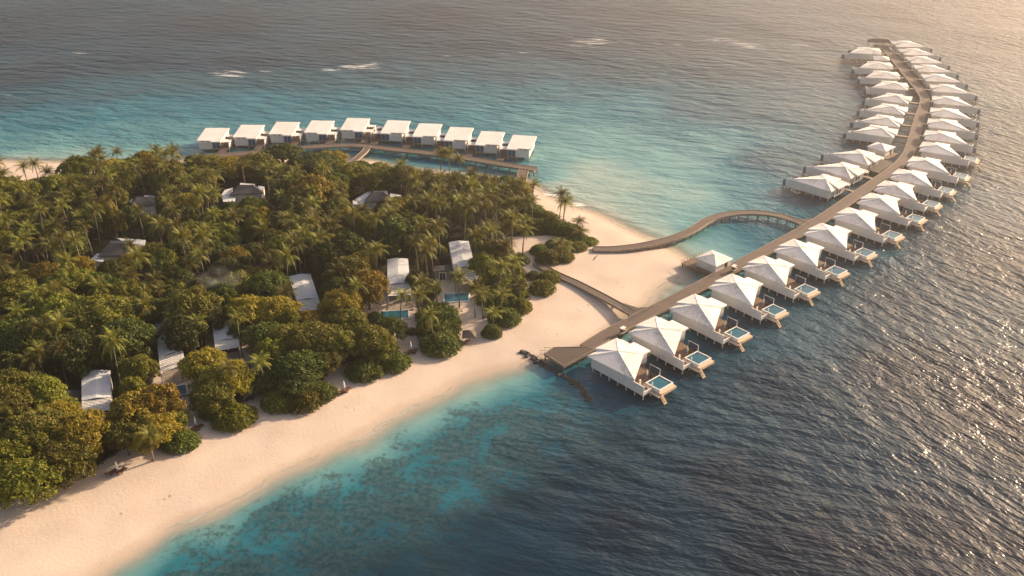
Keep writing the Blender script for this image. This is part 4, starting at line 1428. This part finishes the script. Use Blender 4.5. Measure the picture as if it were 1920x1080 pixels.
# ------------------------------------------------------------------ vegetation
def leaf_cards(rnd, centers, count, size, flat=0.5, zmin=-9):
    """many small bent leaf sprays over the surfaces of clump spheres: numpy arrays"""
    C = np.array([c[:3] for c in centers]); R = np.array([c[3] for c in centers])
    w = R ** 2; w /= w.sum()
    idx = rnd.choice(len(C), count, p=w)
    d = rnd.normal(size=(count, 3)); d[:, 2] = np.abs(d[:, 2]) * 1.0 - 0.35
    d /= np.linalg.norm(d, axis=1)[:, None]
    rr = R[idx] * rnd.uniform(.72, 1.08, count)
    P = C[idx] + d * rr[:, None] * np.array([1, 1, .82])
    keep = P[:, 2] > zmin
    P, d = P[keep], d[keep]
    n_ = len(P)
    nrm = d * 0.7 + rnd.normal(size=(n_, 3)) * .55 + np.array([0, 0, .35])
    nrm /= np.linalg.norm(nrm, axis=1)[:, None]
    t = np.cross(nrm, rnd.normal(size=(n_, 3))); t /= np.linalg.norm(t, axis=1)[:, None]
    b_ = np.cross(nrm, t)
    s = size * rnd.uniform(.6, 1.3, n_)[:, None]
    # diamond folded along its axis
    v0 = P - t * s; v1 = P + b_ * s * .45 - nrm * s * .18; v2 = P + t * s; v3 = P - b_ * s * .45 - nrm * s * .18
    V = np.stack([v0, v1, v2, v3], 1).reshape(-1, 3)
    i = np.arange(n_) * 4
    F = np.concatenate([np.stack([i, i + 1, i + 2], 1), np.stack([i, i + 2, i + 3], 1)])
    # keep the two triangles of a leaf adjacent
    F = np.stack([np.stack([i, i + 1, i + 2], 1), np.stack([i, i + 2, i + 3], 1)], 1).reshape(-1, 3)
    return V, F


def tri_mesh(name, V, F, mat):
    me = bpy.data.meshes.new(name)
    me.vertices.add(len(V)); me.vertices.foreach_set("co", V.astype(np.float32).ravel())
    me.loops.add(F.size); me.loops.foreach_set("vertex_index", F.ravel().astype(np.int32))
    me.polygons.add(len(F))
    me.polygons.foreach_set("loop_start", (np.arange(len(F)) * 3).astype(np.int32))
    me.polygons.foreach_set("loop_total", np.full(len(F), 3, np.int32))
    me.update()
    me.materials.append(mat)
    return me


def broadleaf(seed, R, H, n_clump, n_leaf, size, mat, spread=1.0):
    """crown radius R, total height H; returns (trunk mesh, crown mesh)"""
    rnd = np.random.RandomState(seed)
    cl = []
    cz = H - R * .62
    for k in range(n_clump):
        a = 2 * math.pi * k * 0.618 + rnd.uniform(-.3, .3)
        u = (k + .5) / n_clump
        rho = R * .80 * math.sqrt(u) * rnd.uniform(.85, 1.12)
        z = cz + R * .58 * (1 - (rho / (R * .95)) ** 2) * rnd.uniform(.6, 1.1) - R * .12
        cl.append((rho * math.cos(a) * spread, rho * math.sin(a), z, R * rnd.uniform(.15, .27)))
    for k in range(n_clump // 3):
        a = rnd.uniform(0, 6.28); rho = R * rnd.uniform(.55, .85)
        cl.append((rho * math.cos(a), rho * math.sin(a), cz - R * rnd.uniform(.2, .5), R * rnd.uniform(.2, .3)))
    V, F = leaf_cards(rnd, cl, n_leaf, size)
    crown = tri_mesh("crown", V, F, mat)
    mb = MB()
    mb.tube([(0, 0, -.3), (.1, 0, H * .25), (.15, .1, cz)], [R * .06, R * .05, R * .03], 7)
    for k in range(5):
        c_ = cl[(k * 3 + 1) % len(cl)]
        mb.tube([(.1, 0, H * (.2 + .05 * k)), (c_[0] * .5, c_[1] * .5, (c_[2] + H * .3) / 2 + .4), (c_[0] * .95, c_[1] * .95, c_[2])], [R * .035, R * .025, R * .012], 5)
    trunk = mb.mesh("trunk", M["bark"], True)
    return trunk, crown


def palm(seed, H, L, nfr, mat):
    rnd = random.Random(seed)
    lean = (rnd.uniform(-.9, .9), rnd.uniform(-.9, .9))
    top = Vector((lean[0], lean[1], H))
    mb = MB()
    mb.tube([(0, 0, -.3), (lean[0] * .15, lean[1] * .15, H * .35), (lean[0] * .55, lean[1] * .55, H * .7), tuple(top)], [.24, .17, .14, .13], 7)
    trunk = mb.mesh("trunk", M["palm_bark"], True)
    V, F = [], []
    for k in range(nfr):
        a = 2 * math.pi * (k * .382) + rnd.uniform(-.2, .2)
        age = (k + .5) / nfr
        el = rad(78 - 88 * age + rnd.uniform(-9, 9))
        ln = L * rnd.uniform(.85, 1.1) * (.8 + .3 * math.sin(age * 3))
        dirh = Vector((math.cos(a), math.sin(a), 0))
        side = Vector((-math.sin(a), math.cos(a), 0))
        p = top.copy(); ns = 9
        pts = []
        e = el
        for s in range(ns + 1):
            pts.append(p.copy())
            p = p + (dirh * math.cos(e) + Vector((0, 0, math.sin(e)))) * (ln / ns)
            e -= rad(6.5 + 9 * s / ns)
        for s in range(ns):
            q0, q1 = pts[s], pts[s + 1]
            t = (s + .5) / ns
            wl = ln * .26 * math.sin(min(1, t * 1.15 + .12) * math.pi) ** .6 + .12
            fw = (q1 - q0)
            for sg in (-1, 1):
                for j in range(4):
                    o = q0 + fw * (j / 4)
                    tip = o + side * sg * wl * rnd.uniform(.8, 1.05) + fw * .9 + Vector((0, 0, -wl * rnd.uniform(.15, .55)))
                    i = len(V)
                    V += [tuple(o), tuple(o + fw * .20), tuple(tip)]
                    F.append((i, i + 1, i + 2) if sg > 0 else (i, i + 2, i + 1))
        # midrib
        for s in range(ns):
            i = len(V)
            w_ = .05
            V += [tuple(pts[s] + side * w_), tuple(pts[s] - side * w_), tuple(pts[s + 1] + side * w_ * .8), tuple(pts[s + 1] - side * w_ * .8)]
            F += [(i, i + 1, i + 3), (i, i + 3, i + 2)]
    # coconuts
    V = np.array(V); F = np.array(F)
    return trunk, tri_mesh("fronds", V, F, mat)


B_PROTO = {}
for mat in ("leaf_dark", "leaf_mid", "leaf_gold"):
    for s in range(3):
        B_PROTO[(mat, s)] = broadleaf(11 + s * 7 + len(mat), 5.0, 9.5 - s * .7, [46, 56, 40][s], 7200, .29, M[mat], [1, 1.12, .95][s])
S_PROTO = []
for s in range(4):
    rnd = np.random.RandomState(90 + s)
    cl = []
    for k in range(34):
        a = k * 2.4; rho = 2.75 * math.sqrt((k + .5) / 34)
        cl.append((rho * math.cos(a), rho * math.sin(a), 1.75 * (1 - (rho / 3.2) ** 2) + rnd.uniform(-.2, .25), rnd.uniform(.65, 1.0)))
    for k in range(16):
        a = k * .393; cl.append((2.9 * math.cos(a), 2.9 * math.sin(a), .35, .55))
    V, F = leaf_cards(rnd, cl, 4600, .22, zmin=-.1)
    S_PROTO.append((MB().tube([(0, 0, -.2), (.1, .1, 1.2)], [.12, .05], 6).mesh("stem", M["bark"]), tri_mesh("foliage", V, F, M["leaf_shrub" if s % 2 else "leaf_mid"])))
P_PROTO = [palm(200 + s, 9.0 - .5 * s, 3.7 + .25 * (s % 3), 15 + 2 * (s % 3), M["leaf_palm"]) for s in range(6)]
NP_ = random.Random(21)
TREES = []      # (kind, x, y, scale, look)


def add_tree(kind, x, y, s, look, data, sz=1.0, rz=None, z=None, label=None, names=("trunk", "crown"), group=None):
    r = empty({"broad": "broadleaf_tree", "palm": "coconut_palm", "shrub": "shrub"}[kind], (x, y, (ground_at(x, y) if z is None else z) - .05), NP_.uniform(0, 6.28) if rz is None else rz)
    r.scale = (s, s, s * sz)
    for nme, me in zip(names, data):
        o = bpy.data.objects.new(nme, me); COL.objects.link(o); o.parent = r
    TREES.append([kind, x, y, s * sz, look, r, label])
    return r


def shrub_px(cx, yb, wpx, hm=3.0, look="green", flat=1.0, v=None):
    """dome shrub whose front foot is at pixel (cx, yb)"""
    x, y = G(cx, yb, 1.2)
    _, _, d = PX(x, y, 1.2)
    R_ = wpx / 2 * d / F_PX
    x, y = x, y + R_ * .85
    r = add_tree("shrub", x, y, R_ / 3.5, look, S_PROTO[NP_.randrange(4) if v is None else v], hm / 2.9 / (R_ / 3.5), names=("stem", "foliage"))
    return r


SHRUBS = [(672, 316, 40, 2.4), (705, 321, 44, 2.6), (738, 327, 40, 2.6), (768, 331, 40, 2.4), (850, 339, 44, 2.6), (885, 341, 44, 2.8), (918, 344, 40, 2.6), (950, 345, 40, 2.6), (818, 337, 34, 1.8), (800, 560, 50, 2.4), (700, 612, 44, 2.6), (905, 575, 30, 2.4), (330, 853, 78, 3.2), (430, 811, 92, 4.0), (392, 790, 50, 3), (520, 776, 80, 4.0), (560, 777, 90, 4.2), (598, 757, 64, 3.6), (545, 745, 110, 4.5),
          (680, 718, 80, 4.2), (735, 700, 70, 3.8), (705, 690, 90, 4.4), (825, 670, 88, 4.6), (820, 645, 90, 4.8), (818, 615, 84, 4.8),
          (922, 636, 42, 3.5), (950, 615, 60, 4.2), (975, 592, 50, 4), (935, 590, 62, 4.6), (955, 565, 70, 4.5), (930, 545, 66, 5), (962, 530, 52, 4.2), (975, 500, 40, 3),
          (1018, 557, 54, 3.6), (1030, 535, 50, 3), (1000, 528, 30, 2.4), (1030, 500, 56, 3.4), (1058, 495, 44, 2.8), (1012, 482, 40, 3), (1050, 478, 60, 3.6), (1084, 474, 40, 2.4),
          (1105, 462, 40, 1.8), (1085, 460, 48, 2.6), (1060, 448, 60, 4.2), (1038, 440, 56, 4.6), (1075, 445, 40, 3), (290, 838, 60, 3.4), (770, 630, 26, 1.6), (1025, 420, 46, 3.5), (1008, 440, 50, 4), (1000, 410, 50, 4)]
for a in SHRUBS: shrub_px(*a)


def broad_px(cx, cy, rpx, top, mat, v=None):
    """tree whose crown centre shows at pixel (cx, cy) with pixel radius rpx; top = height in metres"""
    x, y = G(cx, cy, top * .7)
    _, _, d = PX(x, y, top * .7)
    R_ = rpx * d / F_PX
    v = NP_.randrange(3) if v is None else v
    H0 = 9.5 - v * .7
    s = R_ / 4.9
    add_tree("broad", x, y, s, {"leaf_dark": "dark green", "leaf_mid": "mid green", "leaf_gold": "golden"}[mat], B_PROTO[(mat, v)], (top / H0) / s)


D_, M_, G_ = "leaf_dark", "leaf_mid", "leaf_gold"
BROAD = [(45, 905, 62, 9, M_), (115, 865, 62, 9, M_), (150, 815, 60, 10, G_), (60, 820, 66, 11, M_), (20, 860, 50, 10, M_), (20, 740, 60, 11, M_), (75, 745, 52, 10, M_), (110, 790, 44, 9, G_),
         (255, 775, 58, 10, G_), (300, 760, 48, 10, G_), (235, 820, 40, 8, M_), (290, 810, 50, 8, G_), (385, 690, 45, 9, G_), (425, 712, 48, 9, G_), (400, 740, 45, 8, M_),
         (105, 590, 62, 12, M_), (190, 600, 70, 13, M_), (60, 640, 56, 12, D_), (150, 660, 60, 11, D_), (235, 640, 56, 12, D_), (30, 560, 50, 12, M_), (130, 535, 46, 12, M_), (240, 560, 46, 12, M_),
         (360, 580, 58, 12, M_), (345, 625, 44, 10, D_), (400, 600, 30, 9, D_), (470, 590, 46, 10, G_), (520, 590, 44, 10, G_), (545, 640, 50, 10, M_), (595, 640, 50, 10, M_), (500, 640, 46, 9, D_), (560, 690, 50, 8, D_), (610, 680, 36, 7, M_),
         (640, 575, 42, 10, G_), (690, 640, 44, 9, M_), (655, 610, 40, 9, M_), (715, 650, 30, 8, M_), (640, 650, 36, 9, M_), (652, 515, 44, 12, M_), (690, 540, 40, 11, G_), (610, 485, 36, 11, D_), (650, 470, 44, 12, D_),
         (745, 440, 44, 12, D_), (522, 556, 22, 9, D_), (500, 545, 44, 11, D_), (450, 545, 40, 10, M_), (420, 560, 30, 10, D_), (555, 400, 40, 12, D_), (585, 360, 48, 13, G_), (150, 320, 44, 11, M_), (215, 318, 36, 8, G_), (250, 320, 40, 8, G_), (290, 318, 36, 8, G_),
         (530, 292, 46, 9, D_), (480, 310, 40, 9, M_), (430, 315, 38, 8, G_), (390, 312, 34, 8, M_), (590, 310, 44, 9, D_), (660, 330, 40, 9, M_), (620, 300, 34, 8, G_), (700, 345, 30, 8, M_), (755, 335, 40, 9, M_),
         (780, 530, 22, 7, D_), (905, 500, 30, 9, M_), (925, 480, 34, 10, M_), (735, 620, 30, 7, D_), (450, 625, 22, 7, D_), (300, 590, 30, 9, D_), (560, 725, 40, 6, D_), (500, 720, 34, 5, D_)]
for a in BROAD: broad_px(*a)


def palm_px(cx, cy, h, look="sunlit", v=None):
    """palm whose crown centre is at pixel (cx, cy), h = height of crown centre"""
    v = NP_.randrange(6) if v is None else v
    x, y = G(cx, cy, h)
    H0 = 9.0 - .5 * v
    s = NP_.uniform(.85, 1.1)
    add_tree("palm", x, y, s, look, P_PROTO[v], h / (H0 * s), names=("trunk", "fronds"))


PALMS = [(1050, 368, 10.5), (1057, 385, 8), (1080, 422, 4.5), (1088, 438, 3), (998, 352, 7), (860, 528, 9), (890, 548, 8.5), (748, 562, 8), (787, 560, 8), (445, 605, 11), (495, 690, 8), (425, 700, 9), (278, 820, 7),
         (940, 555, 7), (925, 590, 5), (905, 560, 7), (1040, 462, 6), (1052, 470, 5), (800, 480, 11), (810, 465, 11), (45, 318, 9), (68, 316, 9), (93, 330, 7), (8, 330, 8), (825, 293, 9), (842, 292, 9), (862, 302, 8),
         (790, 540, 7), (820, 545, 6), (330, 405, 10), (145, 460, 11), (120, 455, 11), (250, 470, 8), (560, 470, 11), (500, 480, 10), (380, 485, 11), (470, 640, 6), (60, 690, 8), (75, 675, 9),
         (700, 420, 12), (660, 410, 12), (730, 410, 11), (545, 340, 9), (455, 315, 9), (500, 325, 10), (930, 405, 10), (960, 420, 10), (980, 440, 8), (965, 375, 9), (940, 360, 9), (910, 340, 9), (885, 330, 9), (880, 360, 10),
         (760, 330, 9), (720, 325, 9), (750, 318, 9), (850, 345, 10), (900, 380, 11), (870, 400, 11), (920, 440, 11), (890, 450, 11), (950, 470, 9), (960, 500, 8), (935, 510, 9), (975, 545, 6), (300, 310, 8), (175, 300, 9), (370, 305, 8)]
for p in PALMS: palm_px(*p)

# areas that stay visible in the photograph
VIS_PX = [[(838, 450), (882, 450), (900, 528), (855, 528)], [(722, 480), (768, 480), (775, 558), (725, 560)], [(546, 514), (580, 511), (598, 560), (572, 572)],
          [(286, 604), (300, 604), (302, 648), (290, 650)], [(300, 655), (345, 658), (345, 700), (300, 702)], [(412, 626), (446, 622), (450, 656), (405, 660)], [(125, 735), (150, 692), (208, 690), (210, 775), (150, 778)],
          [(830, 548), (882, 548), (882, 570), (830, 570)], [(705, 570), (775, 575), (770, 603), (712, 603)], [(436, 660), (482, 655), (482, 698), (440, 700)], [(322, 705), (350, 700), (350, 745), (325, 745)],
          [(415, 350), (480, 344), (498, 362), (440, 380), (414, 378)], [(242, 366), (290, 366), (292, 384), (240, 384)], [(662, 355), (752, 355), (750, 370), (690, 384), (660, 384)],
          [(168, 490), (206, 447), (272, 447), (250, 470), (200, 492)], [(865, 575), (905, 575), (908, 650), (880, 665), (862, 640)], [(750, 600), (775, 590), (790, 690), (765, 700)],
          [(605, 695), (640, 682), (660, 725), (630, 750)], [(456, 690), (482, 700), (500, 790), (482, 800)], [(350, 765), (385, 770), (395, 830), (365, 845)], [(950, 455), (1010, 460), (1000, 520), (995, 540)],
          [(815, 505), (838, 505), (838, 545), (815, 545)], [(690, 560), (725, 555), (725, 585), (690, 590)], [(350, 292), (990, 272), (990, 306), (960, 306), (640, 290)],
          [(645, 275), (780, 285), (960, 315), (985, 330), (940, 330), (870, 326), (800, 318), (700, 306), (650, 296)], [(30, 300), (120, 300), (120, 330), (20, 325)]]


def poly_dist(x, y, poly):
    P = np.array([[x, y]], float)
    return float(-fdist(P, np.array(poly, float))[0])


def blocked(x, y, R_, H, top=.68):
    cx, cy, d = PX(x, y, H * top)
    rp = R_ * F_PX / d
    ph = (H * .35) * F_PX / d
    for q in VIS_PX:
        if poly_dist(cx, cy, q) < max(rp * .80, ph * .8): return True
    cx2, cy2, d2 = PX(x, y, H * .3)
    for q in VIS_PX:
        if poly_dist(cx2, cy2, q) < rp * .30: return True
    return False


fx0, fy0 = FOREST.min(0); fx1, fy1 = FOREST.max(0)
placed = [(t[1], t[2], 3.6 * t[3] if t[0] != "shrub" else 2.5) for t in TREES]
rf = random.Random(5)
nb = len([t for t in TREES if t[0] == "broad"]); npm = len([t for t in TREES if t[0] == "palm"])
tries = 0
cand = 0
FLEFT = G(-60, 600)[0]
while tries < 26000 and (nb < 298 or npm < 298):
    tries += 1
    x = rf.uniform(fx0, fx1); y = rf.uniform(fy0, fy1)
    if not in_poly(np.array([[x, y]]), FOREST)[0]: continue
    pxx, pyy, d = PX(x, y, 5)
    if pxx < -45 or pyy > 1120 or (pxx > 1005 and pyy < 425): continue
    if any(in_poly(np.array([[x, y]]), q)[0] for q in CLEAR): continue
    palmy = 0.40 if (pyy < 470 and pxx > 650) else (0.22 if pyy < 500 else 0.07)
    k = "palm" if rf.random() < palmy else "broad"
    if k == "palm" and npm >= 298: continue
    if k == "broad" and nb >= 298: continue
    H = rf.uniform(7.5, 11.5) if k == "palm" else rf.uniform(6.5, 10.5)
    R_ = 3.2 if k == "palm" else rf.uniform(2.9, 5.2)
    edge = float(fdist(np.array([[x, y]]), FOREST)[0])
    if edge < 1.5: continue
    if edge < 7: H *= .75; R_ *= .8
    if pyy < 345 and 330 < pxx < 990: H = min(H, 5.5 + .5 * rf.random())
    if any((x - a) ** 2 + (y - b_) ** 2 < (.62 * R_ + .42 * c_) ** 2 for a, b_, c_ in placed): continue
    if blocked(x, y, R_, H, .98 if k == 'palm' else .68):
        H2 = 3.2
        if rf.random() < .5 and not blocked(x, y, 2.2, H2):
            add_tree("shrub", x, y, .62, "green", S_PROTO[rf.randrange(4)], 1.5, names=("stem", "foliage"))
            placed.append((x, y, 2.4))
        continue
    if k == "palm":
        v = rf.randrange(6); s = rf.uniform(.8, 1.1)
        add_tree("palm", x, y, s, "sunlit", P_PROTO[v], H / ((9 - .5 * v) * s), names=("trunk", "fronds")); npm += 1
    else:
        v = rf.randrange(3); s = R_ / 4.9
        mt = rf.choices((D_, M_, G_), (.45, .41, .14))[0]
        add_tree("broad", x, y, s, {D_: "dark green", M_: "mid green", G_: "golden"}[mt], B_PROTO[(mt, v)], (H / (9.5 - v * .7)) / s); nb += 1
    placed.append((x, y, R_))
print("trees", nb, npm, "shrubs", len([t for t in TREES if t[0] == "shrub"]), tries)

# undergrowth: ground foliage nobody could count
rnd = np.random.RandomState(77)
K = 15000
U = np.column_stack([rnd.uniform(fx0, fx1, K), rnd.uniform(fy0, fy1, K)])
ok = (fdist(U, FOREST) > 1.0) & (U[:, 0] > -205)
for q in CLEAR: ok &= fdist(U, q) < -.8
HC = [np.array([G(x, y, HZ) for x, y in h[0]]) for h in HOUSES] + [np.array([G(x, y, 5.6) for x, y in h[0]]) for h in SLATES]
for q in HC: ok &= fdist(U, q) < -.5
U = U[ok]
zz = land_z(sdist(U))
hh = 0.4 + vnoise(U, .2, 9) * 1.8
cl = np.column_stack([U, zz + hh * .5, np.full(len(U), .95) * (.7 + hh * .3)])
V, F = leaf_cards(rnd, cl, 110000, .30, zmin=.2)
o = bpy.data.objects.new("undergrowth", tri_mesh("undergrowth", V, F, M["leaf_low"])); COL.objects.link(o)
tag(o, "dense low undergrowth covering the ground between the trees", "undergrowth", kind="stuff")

# ---- labels that single out each tree: by the nearest landmark, side and order
LAND = [((868, 488), "the rightmost beach house"), ((747, 520), "the second beach house"), ((572, 545), "the middle beach house"), ((320, 655), "the long left beach house"),
        ((180, 735), "the leftmost beach house"), ((425, 640), "the half covered house"), ((455, 362), "the dark central roof"), ((265, 378), "the small dark roof"),
        ((706, 370), "the dark lagoon-side roof"), ((220, 470), "the large dark roof"), ((880, 625), "the thatched sunshade"), ((1060, 410), "the beach tip"),
        ((1020, 510), "the beach walkway start"), ((350, 790), "the lowest lounger nook"), ((219, 889), "the leftmost loungers"), ((645, 735), "the middle loungers"),
        ((828, 310), "the lagoon palms"), ((975, 335), "the jetty arm"), ((75, 325), "the far left beach"), ((540, 290), "the left sea villas"), ((456, 690), "the dark teal pool"), ((20, 600), "the left photo edge"), ((400, 530), "the smoke wisp"), ((600, 440), "the middle woods"), ((100, 450), "the far left woods")]
buckets = {}
for t in TREES:
    kind, x, y, s, look, r, lab = t
    hz = {"broad": 7, "palm": 9, "shrub": 1.5}[kind]
    px_, py_, _ = PX(x, y, hz)
    best = min(LAND, key=lambda l: (l[0][0] - px_) ** 2 + 2.2 * (l[0][1] - py_) ** 2)
    dx, dy = px_ - best[0][0], (py_ - best[0][1]) * 1.4
    side = ("right of" if dx > 0 else "left of") if abs(dx) > abs(dy) else ("in front of" if dy > 0 else "behind")
    buckets.setdefault((kind, look, side, best[1]), []).append((math.hypot(dx, dy), t))
KN = {"broad": ("broadleaf tree", "tree"), "palm": ("coconut palm", "palm"), "shrub": ("rounded shrub", "shrub")}
for (kind, look, side, land), L_ in buckets.items():
    L_.sort(key=lambda q: q[0])
    for k, (_, t) in enumerate(L_):
        od = "nearest" if k == 0 else ("%s nearest" % ordin(k) if k < 23 else "number %d" % (k + 1))
        txt = "%s %s, %s one %s %s" % (look, KN[kind][0], od, side, land)
        tag(t[5], txt, KN[kind][1], {"broad": "broadleaf trees of the island woods", "palm": "coconut palms of the island woods", "shrub": "rounded shrubs along the sand"}[kind])

# ------------------------------------------------------------------ sea haze
m = bpy.data.materials.new("haze_air"); m.use_nodes = True
nt = m.node_tree; nt.nodes.clear()
o_ = nt.nodes.new("ShaderNodeOutputMaterial")
pv = nt.nodes.new("ShaderNodeVolumePrincipled")
pv.inputs['Color'].default_value = (1.0, 0.93, 0.88, 1)
pv.inputs['Density'].default_value = 0.00034
pv.inputs['Anisotropy'].default_value = 0.79
nt.links.new(pv.outputs[0], o_.inputs['Volume'])
hz = MB().box(-8300, 8600, -8200, 8900, -4.0, 135.0).build("haze", m)
tag(hz, kind="stuff")

# thin smoke drifting over the treetops
m = bpy.data.materials.new("smoke_puff"); m.use_nodes = True
nt = m.node_tree; nt.nodes.clear()
o_ = nt.nodes.new("ShaderNodeOutputMaterial")
pv = nt.nodes.new("ShaderNodeVolumePrincipled")
pv.inputs['Color'].default_value = (0.8, 0.8, 0.8, 1)
pv.inputs['Anisotropy'].default_value = 0.3
tc = nt.nodes.new("ShaderNodeTexCoord")
nn = noise(nt, tc.outputs['Object'], 0.28, 3, .6)
ln = N(nt, "VectorMath", operation='LENGTH')
mpp = N(nt, "Mapping"); mpp.inputs['Scale'].default_value = (1 / 9.0, 1 / 5.0, 1 / 4.0)
nt.links.new(tc.outputs['Object'], mpp.inputs[0]); nt.links.new(mpp.outputs[0], ln.inputs[0])
fall = mrange(nt, ln.outputs['Value'], 1.0, 0.2)
nt.links.new(mth(nt, 'MULTIPLY', mth(nt, 'MULTIPLY', fall, mrange(nt, nn, .42, .7)), 0.09), pv.inputs['Density'])
nt.links.new(pv.outputs[0], o_.inputs['Volume'])
c = G(405, 528, 11)
import bmesh
bm = bmesh.new(); bmesh.ops.create_icosphere(bm, subdivisions=3, radius=1)
for v in bm.verts: v.co = (v.co.x * 9, v.co.y * 5, v.co.z * 4)
me = bpy.data.meshes.new("smoke"); bm.to_mesh(me); bm.free(); me.materials.append(m)
o = bpy.data.objects.new("smoke", me); COL.objects.link(o); o.location = (c[0], c[1], 11.5)
tag(o, "thin pale smoke drifting over the treetops left of centre", "smoke", kind="stuff")
